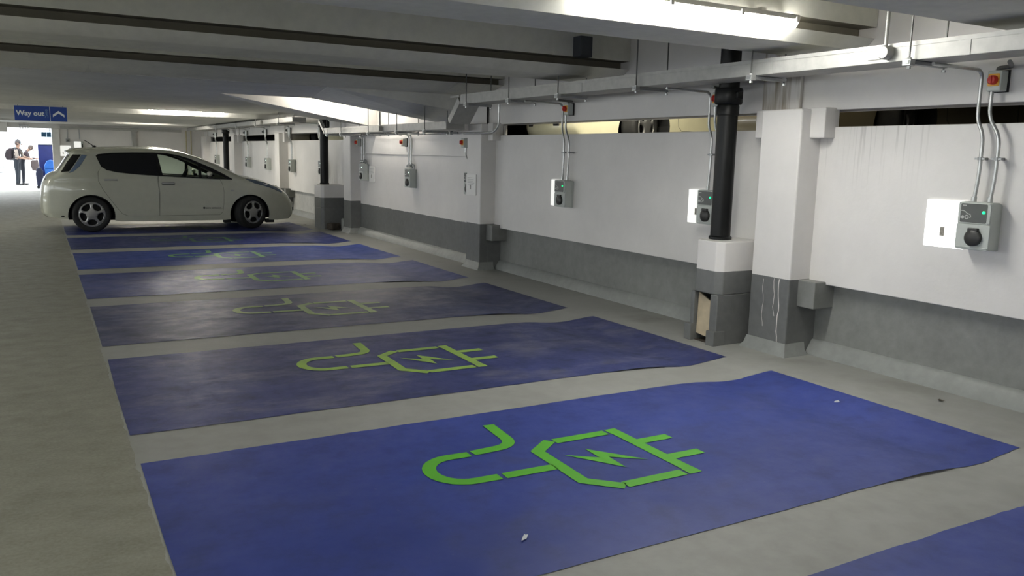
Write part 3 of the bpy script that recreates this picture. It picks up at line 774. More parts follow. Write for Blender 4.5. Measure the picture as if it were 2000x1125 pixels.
# ------------------------------------------------------------------ lights
def batten(x0, x1, y, z, mat, label, r=.045, rods=True):
    t = empty('batten_light', ((x0+x1)/2, y, z), 0, label, 'light', 'fluorescent batten lights')
    L = (x1-x0)/2
    prof = [(r*.95*math.cos(a), -.0+r*math.sin(a)) for a in [PI+PI*i/10 for i in range(11)]]
    mb = MB(); n = len(prof); xs = [(-L, .55), (-L+.02, .85), (-L+.05, 1), (L-.05, 1), (L-.02, .85), (L, .55)]
    vs = [(x, p[0]*k, p[1]*k) for x, k in xs for p in prof]
    mb.add(vs, [(i*n+j, i*n+j+1, (i+1)*n+j+1, (i+1)*n+j) for i in range(len(xs)-1) for j in range(n-1)]+[tuple(range(n)), tuple(range((len(xs)-1)*n, len(xs)*n))])
    mb.build('diffuser', mat, t, smooth=50)
    mb = MB(); mb.box(-L+.01, L-.01, -r*.95, r*.95, .001, .035); mb.build('body', M_batt, t, bevel=.006)
    for s in (-1, 1):
        for f in (.35, .95):
            mb = MB(); mb.box(s*L*f-.012, s*L*f+.012, -r-.006, -r+.004, -.012, .02); mb.build('clip', M_batt, t)
    mb = MB(); mb.box(-L*.6, -L*.6+.04, -.02, .02+.12*rods, .035, .06); mb.box(L*.6, L*.6+.04, -.02, .02+.12*rods, .035, .06); mb.build('mount', M_batt, t)
    return t
batten(2.72, 4.30, -.235, 2.40, M_tube, 'big bright tube light at the top of the photo, mounted on a beam', .06)
batten(2.17, 3.755, 15.90, 2.315, M_tubew, 'bright tube light under the ceiling above the parked car', .06)
batten(2.25, 3.76, 24.52, 2.345, M_tubew, 'thin farthest tube light under the ceiling near the end wall', .05)
# lamps out of frame or out of sight that light the deck the same way
batten(2.2, 3.8, -5.85, 2.40, M_tube, 'tube light behind the viewer', .06)
bb = batten(3.9, 5.1, 9.55, 2.62, M_tuber, 'tube light hidden up in the ceiling recess', .05); bb.rotation_euler.z = .4; bb.location = (4.35, 9.0, 2.72)
batten(-3.9, -2.4, 2.55, 2.40, M_tube, 'tube light over the aisle left of the photo', .06)
batten(-2.6, -1.1, -2.9, 2.20, M_tube, 'added unseen tube light over the aisle beside the viewer', .06)  # unseen batten added to brighten the near aisle floor
batten(-3.4, -1.9, 7.1, 2.35, M_tube, 'added unseen middle tube light over the aisle left of the photo', .05)  # another unseen batten added to lift the aisle brightness
batten(-3.9, -2.4, 12.9, 2.255, M_tubew, 'farther tube light over the aisle left of the photo', .05)

# ------------------------------------------------------------------ hanging sign
t = empty('way_out_sign', (.108, 15.60, 1.985), 0, 'blue hanging sign reading Way out with a white chevron arrow', 'sign')
sw, shh = .468, .292
mb = MB(); mb.box(-sw, .155, -.012, .012, 0, shh); s1 = mb.build('text_panel', M_blue, t, bevel=.003)
mb = MB(); mb.box(.165, sw, -.012, .012, 0, shh); s2 = mb.build('arrow_panel', M_blue, t, bevel=.003)
mb = MB(); mb.box(.155, .165, -.011, .011, 0, shh); mb.build('divider', M_signw, t)
text_mesh('Way out', .138, M_signw, 'lettering', s1, (-.19, -.0135, .105), (PI/2, 0, 0), 'CENTER', .0042)
mb = MB()
def SX(pts, w, mbx):
    q = MB(); stroke(q, pts, w, 0); mbx.add([(a, -.0135, b) for a, b, _ in q.v], q.f)
SX([(.10+.016*math.cos(a), .215+.016*math.sin(a)) for a in [2*PI*i/10 for i in range(11)]], .018, mb)
SX([(.10, .195), (.098, .135)], .024, mb); SX([(.099, .14), (.122, .10), (.118, .07)], .014, mb); SX([(.097, .14), (.085, .10), (.068, .075)], .014, mb)
SX([(.10, .188), (.125, .155)], .011, mb); SX([(.10, .188), (.075, .16)], .011, mb)
mb.build('walking_figure', plain('faint blue vinyl', (.09, .18, .42), .5), s1, solid=False)
mb = MB(); cx = .316; mb.add([(cx-.105, -.0135, .085), (cx, -.0135, .165), (cx+.105, -.0135, .085), (cx+.105, -.0135, .135), (cx, -.0135, .215), (cx-.105, -.0135, .135)], [(0, 1, 4, 5), (1, 2, 3, 4)])
mb.build('chevron_arrow', M_signw, s2, solid=False)
for x in (-.4, .4):
    mb = MB(); mb.tube([(x, 0, shh), (x, 0, 2.8-1.985+.19)], .006, 6); mb.build('hanging_rod', M_rod, t)

# ------------------------------------------------------------------ end wall fittings and the outside
t = empty('information_plate', (.815, 27.498, 1.15), 0, 'white plate on the end wall above the tail of the parked car', 'sign plate', 'white information plates')
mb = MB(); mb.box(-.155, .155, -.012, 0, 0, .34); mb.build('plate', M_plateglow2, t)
mb = MB(); mb.box(-.09, -.05, -.0135, -.012, .07, .11); mb.build('grey_square', M_qr, t)
t = empty('wall_box', (1.19, 27.498, 1.38), 0, 'white faced electrical box on the end wall above the car roof', 'electrical box')
mb = MB(); mb.box(-.12, .16, -.12, 0, 0, .26); mb.build('enclosure', M_grey, t, bevel=.01)
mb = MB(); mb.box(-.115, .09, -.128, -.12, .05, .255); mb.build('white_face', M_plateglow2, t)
mb = MB(); mb.box(.115, .145, -.135, -.12, .05, .18); mb.build('dark_socket', M_sock, t)
t = empty('switch_box', (.90, 27.498, 1.60), 0, 'small grey switch box on the end wall left of the white faced box', 'switch box')
mb = MB(); mb.box(-.06, .06, -.07, 0, 0, .12); mb.build('enclosure', M_dsteel, t, bevel=.008)
mb = MB(); mb.lathe([(0, -.09), (.03, -.088), (.032, -.07)], axis='y', c=(0, 0, .06), seg=16); mb.build('knob', M_panel, t)
for x, lab in ((.90, 'thin conduit above the small switch box on the end wall'), (1.25, 'thin conduit above the white faced box on the end wall')):
    t = empty('steel_conduit', (x, 27.47, 1.6), 0, lab, 'conduit pipe'); mb = MB(); mb.tube([(0, 0, .1), (0, 0, .435)], .013, 8); mb.build('pipe', M_dsteel, t, smooth=40)
t = empty('corner_pipe', (4.6, 27.4, 0), 0, 'pair of thin yellowish pipes in the far corner on the end wall', 'pipe')
M_yp = plain('yellowed pipe', (.42, .37, .22), .5)
for x in (0, .16):
    mb = MB(); mb.tube([(x, 0, .0), (x, 0, 2.1)], .02, 10); mb.build('pipe', M_yp, t, smooth=40)

t = empty('hanging_sign', (.285, 27.35, 1.755), 0, 'small pale blue sign hung in the top of the exit opening', 'sign')
M_pblue = plain('washed blue sign', (.05, .17, .32), .4)
for a, b in ((-.145, .0), (.01, .135)):
    mb = MB(); mb.box(a, b, -.01, .01, 0, .155); mb.build('sign_panel', M_pblue, t)
mb = MB(); mb.tube([(-.1, 0, .155), (-.1, 0, .285)], .006, 6); mb.tube([(.1, 0, .155), (.1, 0, .285)], .006, 6); mb.build('hanging_rod', M_rod, t)

t = empty('louvre_light', (-.33, 27.2, 2.0), 0, 'grey louvred light fitting hung at the top of the exit opening', 'light fitting')
mb = MB(); mb.box(-.14, .14, -.35, .25, .08, .12); mb.build('housing', M_dsteel, t, bevel=.01)
for i in range(4):
    mb = MB(); mb.box(-.12+.075*i, -.105+.075*i, -.33, .23, .0, .08); mb.build('louvre', [M_rod, M_galv][i % 2], t)
mb = MB(); mb.tube([(0, 0, .12), (0, 0, .3)], .01, 6); mb.build('hanging_rod', M_rod, t)

# blue machine outside and blue bin in front
t = empty('ticket_machine', (.26, 29.7, -.001), 0, 'tall dark blue metal cabinet standing outside the exit opening', 'cabinet')
M_nav = plain('navy blue steel', (.012, .02, .12), .45)
mb = MB(); mb.box(-.24, .24, -.15, .2, 0, 1.50); mb.build('cabinet', M_nav, t, bevel=.02)
mb = MB(); mb.box(-.25, .25, -.17, .22, 1.50, 1.54); mb.build('cap', M_dsteel, t, bevel=.01)
mb = MB(); mb.box(-.2, .2, -.158, -.15, .2, 1.42); mb.build('door_panel', M_nav, t, bevel=.01)
t = empty('blue_bin', (.38, 29.2, -.001), 0, 'bright blue domed bin in front of the dark blue cabinet', 'bin')
M_bb = plain('bright blue plastic', (.02, .13, .48), .4)
mb = MB(); mb.prism([(-.17, 0), (.17, 0), (.20, .70), (-.20, .70)], 'y', -.16, .16); mb.build('body', M_bb, t, bevel=.03)
mb = MB(); mb.prism([(-.20, .70), (.20, .70), (.20, .80), (.12, .95), (.0, .99), (-.12, .95), (-.20, .80)], 'y', -.18, .18); mb.build('lid', M_bb, t, bevel=.02)
t = empty('hand_trolley', (.03, 29.1, -.001), 0, 'small dark trolley bag standing against the dark blue cabinet', 'bag')
mb = MB(); mb.prism([(-.10, .08), (.10, .08), (.11, .6), (.04, .74), (-.09, .70), (-.13, .5)], 'y', -.1, .1); mb.build('bag', plain('dark navy cloth', (.015, .02, .05), .8), t, bevel=.04)
for s in (-1, 1):
    mb = MB(); mb.lathe([(0, -.02), (.05, -.02), (.05, .02), (0, .02)], axis='y', c=(s*.07, 0, .05), seg=14); mb.build('wheel', M_dark, t)

# pale buildings across the street
M_fac = plain('pale render', (.62, .62, .62), .8, var=.06, scale=1)
M_fw = plain('pale window glass', (.35, .40, .43), .2)
t = empty('street_building', (2, 72, 0), 0, 'pale washed out building across the street beyond the exit', 'building')
mb = MB(); mb.box(-22, 22, 0, 6, 0, 12); mb.build('facade', M_fac, t)
for i in range(8):
    for zz in (.8, 4.2):
        mb = MB(); mb.box(-8+2.2*i, -6.8+2.2*i, -.03, 0, zz, zz+1.9); mb.build('window', M_fw, t)

# ------------------------------------------------------------------ car
CARW = .885
# side rail outline (x, z): clockwise from the tail, over the roof, to the nose
RAIL = [(.13, .27), (.075, .33), (.06, .45), (.07, .58), (.085, .70), (.11, .83), (.165, .935), (.25, .985), (.325, 1.045), (.40, 1.15), (.475, 1.265), (.545, 1.355), (.50, 1.385), (.56, 1.415),
        (.78, 1.432), (1.05, 1.45), (1.4, 1.468), (1.75, 1.474), (2.0, 1.466), (2.2, 1.447), (2.45, 1.388), (2.7, 1.302), (2.95, 1.193), (3.18, 1.083), (3.36, .995),
        (3.47, .962), (3.65, .925), (3.85, .872), (4.05, .792), (4.2, .705), (4.32, .60), (4.395, .48), (4.42, .36), (4.42, .25), (4.36, .175)]
def cr_resample(P, n=4):
    out = []
    P = [Vector(p) for p in P]
    for i in range(len(P)-1):
        p0, p1, p2, p3 = P[max(i-1, 0)], P[i], P[i+1], P[min(i+2, len(P)-1)]
        sharp = 10 <= i <= 12
        for k in range(n):
            t = k/n
            out.append(p1.lerp(p2, t) if sharp else .5*((2*p1)+(p2-p0)*t+(2*p0-5*p1+4*p2-p3)*t*t+(3*p1-p0-3*p2+p3)*t**3))
    out.append(P[-1]); return out
RAILD = cr_resample(RAIL, 4)
def seg_dist(p, a, b):
    d = b-a; t = max(0, min(1, (p-a).dot(d)/max(d.length_squared, 1e-12))); return (a+d*t-p).length
def rail_dist(p): return min(seg_dist(p, a, b) for a, b in zip(RAILD, RAILD[1:]))
def base_w(x, z):
    w = CARW
    if z < .40: w -= .045*((.40-z)/.3)**1.6
    if z > .92: w -= .36*(z-.92)+.10*max(0, z-1.2)
    elif z > .70: w -= .018*((z-.70)/.22)**2
    if x > 3.25: w *= 1-.40*((x-3.25)/1.2)**2.5
    if x < .95: w *= 1-.20*((.95-x)/.92)**2.4
    # flanks: slight waist between the arches
    if .2 < z < .9: w -= .016*math.exp(-((z-.42)/.13)**2)*math.exp(-((x-2.15)/.7)**2)
    # rear haunch and front fender swell
    w += .018*math.exp(-((x-.8)/.38)**2-((z-.72)/.16)**2)+.012*math.exp(-((x-3.52)/.42)**2-((z-.70)/.13)**2)
    return w
RND = .085
def side_y(x, z):
    w = base_w(x, z); d = rail_dist(Vector((x, z)))
    if d < RND: w -= RND*(1-math.sqrt(max(0, 1-(1-d/RND)**2)))
    return w
def inpoly(p, poly):
    x, y = p[0], p[1]; c = False; n = len(poly)
    for i in range(n):
        x1, y1 = poly[i][0], poly[i][1]; x2, y2 = poly[i-1][0], poly[i-1][1]
        if (y1 > y) != (y2 > y) and x < (x2-x1)*(y-y1)/(y2-y1)+x1: c = not c
    return c
def densify(poly, step=.035):
    out = []
    for i, p in enumerate(poly):
        q = poly[(i+1) % len(poly)]; d = math.dist(p[:2], q[:2]); n = max(1, int(d/step))
        out += [(p[0]+(q[0]-p[0])*k/n, p[1]+(q[1]-p[1])*k/n) for k in range(n)]
    return out
def cdt_patch(outer, holes=(), step=.04, extra=()):
    """triangulated 2D patch: outline, holes and an inner grid"""
    loops = [densify(outer, step)]+[densify(h, step) for h in holes]
    vs = []; es = []
    for l in loops:
        o = len(vs); vs += [Vector(p[:2]) for p in l]; es += [(o+i, o+(i+1) % len(l)) for i in range(len(l))]
    x0 = min(v.x for v in vs); x1 = max(v.x for v in vs); y0 = min(v.y for v in vs); y1 = max(v.y for v in vs)
    y = y0+step/2; r = 0
    segs = [(vs[a], vs[b]) for a, b in es]
    while y < y1:
        x = x0+step/2*(1+r % 2)
        while x < x1:
            p = Vector((x, y))
            if inpoly(p, loops[0]) and not any(inpoly(p, h) for h in loops[1:]):
                if min(seg_dist(p, a, b) for a, b in segs) > step*.4: vs.append(p)
            x += step
        y += step*.866; r += 1
    vs += [Vector(p) for p in extra]
    ov, oe, of, *_ = geometry.delaunay_2d_cdt(vs, es, [], 0, 1e-6)
    fs = []
    for f in of:
        c = sum((ov[i] for i in f), Vector((0, 0)))/len(f)
        if inpoly(c, loops[0]) and not any(inpoly(c, h) for h in loops[1:]): fs.append(tuple(f))
    used = sorted({i for f in fs for i in f}); mp = {a: i for i, a in enumerate(used)}
    return [(ov[i].x, ov[i].y) for i in used], [tuple(mp[i] for i in f) for f in fs]
def inset(poly, d):
    n = len(poly); a = sum(poly[i-1][0]*poly[i][1]-poly[i][0]*poly[i-1][1] for i in range(n)); s = 1 if a > 0 else -1
    out = []
    for i in range(n):
        p0, p1, p2 = (Vector(poly[j % n][:2]) for j in (i-1, i, i+1))
        d1 = (p1-p0).normalized(); d2 = (p2-p1).normalized(); n1 = Vector((-d1.y, d1.x))*s; n2 = Vector((-d2.y, d2.x))*s
        m = (n1+n2).normalized(); k = 1/max(.5, m.dot(n1)); out.append(tuple(p1+m*d*k))
    return out
def side_patch(name, outer, mats, parent, holes=(), off=0.0, step=.045, sides=(-1, 1), smooth=45):
    """patch of the car's flank; both sides in one mesh unless told otherwise"""
    v, f = cdt_patch(outer, holes, step); mb = MB()
    for s in sides:
        mb.add([(x, s*(side_y(x, z)+off), z) for x, z in v], f if s < 0 else [t[::-1] for t in f])
    return mb.build(name, mats, parent, smooth=smooth, solid=False)
RC, FC = (.80, .285), (3.515, .28)
ARC = .372
def arch_pts(c, r, z0, rev=False):
    a0 = math.asin((z0-c[1])/r); pts = [(c[0]+r*math.cos(a), c[1]+r*1.0*math.sin(a)) for a in [a0+(PI-2*a0)*i/20 for i in range(21)]]
    return pts
GLASS = [(.915, 1.335), (.955, 1.362), (1.155, 1.388), (1.5, 1.402), (1.876, 1.407), (2.10, 1.398), (2.25, 1.375), (2.465, 1.312), (2.812, 1.160), (3.05, 1.035), (3.20, .945), (3.19, .932), (2.9, .942), (2.569, .956), (1.971, .991), (1.70, 1.006), (1.44, 1.028), (1.22, 1.055), (1.076, 1.085), (.985, 1.150)]
REARG = [(.94, 1.328), (1.155, 1.372), (1.5, 1.388), (1.872, 1.392), (1.93, 1.01), (1.70, 1.022), (1.44, 1.045), (1.22, 1.072), (1.09, 1.10), (1.005, 1.165)]
FRONTG = [(1.925, 1.375), (2.10, 1.368), (2.24, 1.342), (2.45, 1.275), (2.60, 1.205), (2.60, .968), (1.985, 1.005)]
QUART = [(2.655, 1.165), (2.80, 1.09), (3.10, .955), (2.9, .955), (2.655, .965)]
RDOOR = [(.99, 1.14), (.930, 1.05), (.928, .90), (.985, .76), (1.103, .575), (1.20, .43), (1.283, .32), (1.38, .277), (1.62, .274), (1.892, .272), (1.905, .45), (1.912, .69), (1.898, .90), (1.905, .992), (1.70, 1.004), (1.44, 1.026), (1.22, 1.053), (1.076, 1.083)]
FDOOR = [(1.907, .99), (1.904, .90), (1.918, .69), (1.912, .45), (1.900, .272), (2.95, .274), (3.008, .325), (3.035, .50), (3.042, .70), (3.02, .85), (2.975, .938), (2.569, .952)]
TAILL = [(.475, 1.025), (.56, 1.06), (.66, 1.15), (.785, 1.342), (.70, 1.35), (.575, 1.165), (.50, 1.06)]
REARQ = [(.355, 1.04), (.49, 1.058), (.566, 1.168), (.69, 1.35), (.56, 1.348), (.47, 1.225)]
HEADL = [(3.43, .948), (3.60, .868), (3.80, .812), (4.0, .745), (4.16, .672), (4.18, .705), (4.03, .80), (3.84, .871), (3.64, .922), (3.50, .95)]

M_car = plain('pearl white car paint', (.53, .535, .435), .25, var=.03, coat=.6)
M_tint = plain('black privacy glass', (.006, .007, .008), .05, var=.05, spec=.6)
M_trim = plain('black gloss trim', (.008, .008, .008), .25, var=.05)
M_cglass = glass_mat('clear car glass', (.72, .80, .74), 1)
M_lamp = plain('blue grey lamp lens', (.10, .14, .19), .08, var=.2, spec=.7)
M_lampr = plain('pale blue tail lamp lens', (.16, .22, .31), .1, var=.2, spec=.7)
M_chrome = plain('bright chrome', (.75, .75, .74), .12, 1, var=.03)
M_alloy = plain('silver alloy', (.42, .42, .41), .35, .75, var=.06)
M_tyre = plain('tyre rubber', (.014, .014, .013), .75, var=.3, scale=20)
M_seat = plain('grey seat fabric', (.11, .12, .11), .9, var=.15)
M_badge = plain('dark badge', (.05, .05, .045), .4)
M_redl = plain('red reflector', (.45, .03, .02), .2)
CAR_PAINTED = []
def make_wheel(parent, c, side, steer=0.0):
    w = empty('wheel', c, 0); w.parent = parent; w.rotation_euler.z = steer if side < 0 else PI+steer
    mb = MB()     # tyre: axis y, outer face towards -y
    prof = [(.215, .09), (.235, .10), (.285, .10), (.308, .085), (.313, .05), (.3145, 0), (.313, -.05), (.308, -.085), (.285, -.102), (.250, -.105), (.222, -.095), (.212, -.088)]
    mb.lathe(prof, axis='y', seg=48, closed=True); mb.build('tyre', M_tyre, w, smooth=50)
    mb = MB(); mb.lathe([(.213, .09), (.205, .05), (.200, -.06), (.212, -.088), (.216, -.094), (.206, -.094), (.198, -.086)], axis='y', seg=48); mb.lathe([(0, -.0), (.20, -.01)], axis='y', seg=24, mi=1)
    mb.build('rim_barrel', [M_alloy, M_dark], w, smooth=40, solid=False)
    holes = []
    for k in range(5):
        a0 = PI/2+PI/5+2*PI*k/5; h = []
        for r, da in ((.090, .16), (.090, -.16), (.104, -.40), (.145, -.50), (.176, -.45), (.187, -.25), (.189, 0), (.187, .25), (.176, .45), (.145, .50), (.104, .40)):
            h.append((r*math.cos(a0+da), r*math.sin(a0+da)))
        holes.append(h)
    v, f = cdt_patch([(.203*math.cos(a), .203*math.sin(a)) for a in [2*PI*i/48 for i in range(48)]], holes, .022)
    mb = MB(); mb.add([(x, -.078-.012*math.cos(min(1, math.hypot(x, z)/.2)*2.2), z) for x, z in v], [t[::-1] for t in f])
    sp = mb.build('spokes', M_alloy, w, solid=False, smooth=40); so = sp.modifiers.new('s', 'SOLIDIFY'); so.thickness = .028; so.offset = -1
    mb = MB(); mb.lathe([(0, -.10), (.026, -.099), (.030, -.093), (.030, -.085)], axis='y', seg=20); mb.build('hub_cap', M_alloy, w, smooth=40)
    for k in range(5):
        a = PI/2+2*PI*k/5
        mb = MB(); mb.lathe([(0, -.096), (.009, -.096), (.010, -.085)], axis='y', c=(.058*math.cos(a), 0, .058*math.sin(a)), seg=6); mb.build('lug_nut', M_dsteel, w)
    return w
def make_car(label):
    t = empty('car', (0, 0, 0), 0, label, 'car')
    # flanks
    zb = .185
    bottom = [(4.30, .165), (4.05, .15), (FC[0]+ARC-.005, .16)]
    outline = [tuple(p) for p in RAILD]+bottom+arch_pts(FC, ARC, .20)+[(FC[0]-ARC+.0, .185), (3.05, .175), (2.1, .175), (1.25, .182), (RC[0]+ARC, .20)]+arch_pts(RC, ARC, .215)+[(RC[0]-ARC, .235), (.25, .255)]
    v, f = cdt_patch(outline, [GLASS, RDOOR, FDOOR, TAILL, REARQ, HEADL], .04)
    mb = MB()
    for s in (-1, 1): mb.add([(x, s*side_y(x, z), z) for x, z in v], f if s < 0 else [q[::-1] for q in f])
    # skin across: strip along the rail
    NT = 14; n = len(RAILD); rows = []
    for i, p in enumerate(RAILD):
        a = RAILD[max(i-1, 0)]; b = RAILD[min(i+1, n-1)]; d = (b-a).normalized(); nn = Vector((-d.y, d.x))
        e = side_y(p.x, p.y)
        bl = .045 if p.x > 2.9 else .035
        if p.x > 4.1: bl = .07
        if p.x < .5 and p.y < 1: bl = .05
        if p.y > 1.4: bl = .04
        row = []
        for k in range(NT+1):
            u = -1+2*k/NT; g = bl*(1-u*u)
            row.append((p.x+nn.x*g, u*e, p.y+nn.y*g))
        rows.append(row)
    body_f, ws_f, rw_f = [], [], []
    for i in range(n-1):
        m = (RAILD[i]+RAILD[i+1])/2
        for k in range(NT):
            q = (i*(NT+1)+k, i*(NT+1)+k+1, (i+1)*(NT+1)+k+1, (i+1)*(NT+1)+k)
            mid = 0 < k < NT-1
            if mid and 2.48 < m.x < 3.30 and m.y > .98: ws_f.append(q)
            elif mid and .33 < m.x < .53 and 1.06 < m.y < 1.34: rw_f.append(q)
            else: body_f.append(q)
    flat = [p for r in rows for p in r]
    mb.add(flat, body_f); CAR_PAINTED.append(mb.build('body_shell', M_car, t, smooth=45, solid=False))
    for nm, fs, m in (('windscreen', ws_f, M_tint), ('rear_window', rw_f, M_tint)):
        mb = MB(); mb.add(flat, fs); bm_o = mb.build(nm, m, t, smooth=60, solid=False)
        b = bmesh.new(); b.from_mesh(bm_o.data); bmesh.ops.delete(b, geom=[v for v in b.verts if not v.link_faces], context='VERTS'); b.to_mesh(bm_o.data); b.free()
    # underside and dark inner lining behind the gaps
    mb = MB(); mb.box(.55, 4.25, -.62, .62, .19, .24); mb.box(1.2, 3.1, -.80, .80, .19, .24); mb.build('underbody', M_dark, t)
    mb = MB(); mb.box(3.84, 4.0, -.72, -.58, .10, .17); mb.box(3.84, 4.0, .58, .72, .10, .17); mb.box(3.05, 3.18, -.74, -.6, .11, .19); mb.build('air_deflector', M_dark, t, bevel=.01)
    side_patch('inner_lining', [(.70, 1.0), (.70, .70), (1.2, .5), (1.25, .24), (3.06, .24), (3.10, .60), (3.05, .92), (2.569, .93), (1.97, .965), (1.44, .995), (1.1, 1.04)], M_dark, t, off=-.035, step=.1)
    for nm, poly in (('rear_door', RDOOR), ('front_door', FDOOR)):
        for s in (-1, 1):
            dr = side_patch(nm, inset(poly, .0045), M_car, t, off=0, step=.045, sides=(s,)); CAR_PAINTED.append(dr)
            hx, hz = ((1.125, .914), (2.07, .855))[nm == 'front_door']
            y = s*side_y(hx, hz); mb = MB()
            mb.prism(rrect(hx-.115, hx+.115, hz-.022, hz+.022, .02), 'y', min(y-s*.01, y+s*.006), max(y-s*.01, y+s*.006)); mb.build('handle_recess', M_panel, dr, smooth=30)
            mb = MB(); mb.tube([(hx-.105, y+s*.012, hz+.004), (hx-.05, y+s*.030, hz+.006), (hx+.06, y+s*.030, hz+.006), (hx+.105, y+s*.012, hz+.004)], .015, 8); mb.build('handle', M_icon, dr, smooth=50)
            if nm == 'front_door' and s < 0:
                b = text_mesh('zero emission', .05, M_badge, 'badge_lettering', dr, (2.70, y+.0, .392), (PI/2, 0, 0), 'LEFT', 0, .002)
                b.location.y = -side_y(2.8, .4)-.004
                mb = MB(); mb.lathe([(0, -.004), (.02, -.002), (.02, 0)], axis='y', c=(2.675, -side_y(2.68, .405)-.001, .408), seg=12); mb.build('badge_leaf', M_badge, dr)
    # greenhouse
    for s in (-1, 1):
        side_patch('window_frame', GLASS, M_trim, t, (REARG, FRONTG, QUART), off=-.004, step=.05, sides=(s,))
        o = side_patch('rear_side_window', inset(REARG, -.003), M_tint, t, off=-.009, step=.06, sides=(s,)); o['label'] = 'black privacy glass'
        side_patch('front_side_window', inset(FRONTG, -.003), M_cglass, t, off=-.009, step=.06, sides=(s,))
        side_patch('quarter_window', inset(QUART, -.003), M_cglass, t, off=-.009, step=.06, sides=(s,))
        side_patch('tail_lamp', inset(TAILL, .003), M_lampr, t, off=.004, step=.04, sides=(s,))
        side_patch('rear_corner_glass', inset(REARQ, .002), M_tint, t, off=.001, step=.04, sides=(s,))
        h = side_patch('headlamp', inset(HEADL, .002), M_lamp, t, off=.006, step=.03, sides=(s,))
        mb = MB(); y = side_y(3.83, .84); mb.tube([(3.77, s*(y+.003), .855), (3.86, s*(side_y(3.88, .82)+.003), .832)], .014, 8); mb.build('lamp_reflector', M_chrome, h, smooth=60)
        # arches
        for c in (RC, FC):
            mb = MB(); pts = arch_pts(c, ARC, .20); yo = CARW-.012; yi = CARW-.36
            vs = []
            for a, b in pts: vs += [(a, s*(side_y(a, b)-.001), b), (a, s*yi, b)]
            fs = [(2*i, 2*i+1, 2*i+3, 2*i+2) for i in range(len(pts)-1)]
            vs2 = len(vs); fs.append(tuple(2*i+1 for i in range(len(pts)))); mb.add(vs, fs)
            mb.build('wheel_arch_liner', M_dark, t, solid=False)
        # mirror
        mb = MB()
        mb.lathe([(0, -.11), (.06, -.10), (.085, -.05), (.09, 0), (.08, .06), (.05, .10), (0, .115)], axis='y', seg=18)
        mi = mb.build('door_mirror', M_car, t, smooth=60); mi.scale = (.55, .8, .52); mi.location = (2.78, s*.94, 1.04); CAR_PAINTED.append(mi)
        mb = MB(); mb.box(2.76, 2.83, min(s*.79, s*.90), max(s*.79, s*.90), .955, 1.0); mb.build('mirror_stalk', M_trim, t, bevel=.01)
        mb = MB(); x, z = 3.19, .73; mb.prism(rrect(x-.03, x+.03, z-.012, z+.012, .01), 'y', min(s*(side_y(x, z)-.004), s*(side_y(x, z)+.004)), max(s*(side_y(x, z)-.004), s*(side_y(x, z)+.004))); mb.build('side_repeater', M_alloy, t)
        mb = MB(); x, z = .36, .285; mb.prism(rrect(x-.035, x+.035, z-.012, z+.012, .01), 'y', min(s*(side_y(x, z)-.01), s*(side_y(x, z)+.003)), max(s*(side_y(x, z)-.01), s*(side_y(x, z)+.003))); mb.build('bumper_slot', M_dark, t)
        make_wheel(t, (RC[0], s*.765, .3145), s, 0); make_wheel(t, (FC[0]+.02, s*.765, .3145), s, R(24))
    # sill strip, spoiler lip, aerial, wiper, number plates left plain
    mb = MB(); mb.tube([(.93, 0, 1.50), (.78, 0, 1.605)], [.008, .006], 8); mb.lathe([(0, .03), (.03, .02), (.04, -.02)], c=(.94, 0, 1.485), seg=12); mb.build('roof_aerial', M_dark, t, smooth=40)
    mb = MB(); mb.prism([(.47, 1.385), (.60, 1.440), (.60, 1.452), (.46, 1.405)], 'y', -.50, .50); CAR_PAINTED.append(mb.build('spoiler', M_car, t, bevel=.008))
    mb = MB(); mb.box(4.475, 4.492, -.26, .26, .36, .47); mb.build('number_plate', M_plate, t)
    mb = MB(); mb.box(.10, .13, -.55, .55, .90, .925); mb.build('tailgate_chrome', M_chrome, t, bevel=.005)
    mb = MB(); mb.prism([(4.43, .30), (4.475, .30), (4.475, .36), (4.44, .38)], 'y', -.35, .35); mb.build('lower_grille', M_dark, t)
    # interior
    for s in (-1, 1):
        st = MB(); st.box(1.72, 2.20, s*.36-.24, s*.36+.24, .42, .60); st.prism([(1.70, .55), (1.84, .55), (1.72, 1.13), (1.62, 1.13)], 'y', s*.36-.23, s*.36+.23)
        se = st.build('front_seat', M_seat, t, bevel=.04)
        hb = MB(); hb.prism([(1.61, 1.15), (1.71, 1.15), (1.69, 1.33), (1.60, 1.32)], 'y', s*.36-.13, s*.36+.13); hb.tube([(1.66, s*.36-.05, 1.10), (1.66, s*.36-.05, 1.2)], .008, 6); hb.build('headrest', M_seat, se, bevel=.02)
    mb = MB(); mb.box(.75, 1.15, -.6, .6, .40, .58); mb.prism([(.75, .5), (.9, .5), (.80, 1.12), (.70, 1.12)], 'y', -.6, .6); mb.build('rear_bench', M_seat, t, bevel=.03)
    mb = MB(); mb.prism([(2.62, .5), (3.05, .5), (3.1, .93), (2.75, .93), (2.64, .82)], 'y', -.68, .68); mb.build('dashboard', M_dark, t, bevel=.03)
    mb = MB(); prof = [(.18+.015*math.cos(a), .015*math.sin(a)) for a in [2*PI*i/8 for i in range(8)]]; mb.lathe(prof, seg=28, closed=True); mb.box(-.17, .17, -.02, .02, -.01, .01); mb.lathe([(0, .015), (.06, .01), (.06, -.03)], seg=14)
    sw_ = mb.build('steering_wheel', M_dark, t, smooth=50); sw_.location = (2.50, .36, .93); sw_.rotation_euler = (0, R(-62), 0)
    return t
car = make_car('pearl white electric hatchback parked side-on over the far blue bay')
car.location = (-.03, 13.005, .0045)

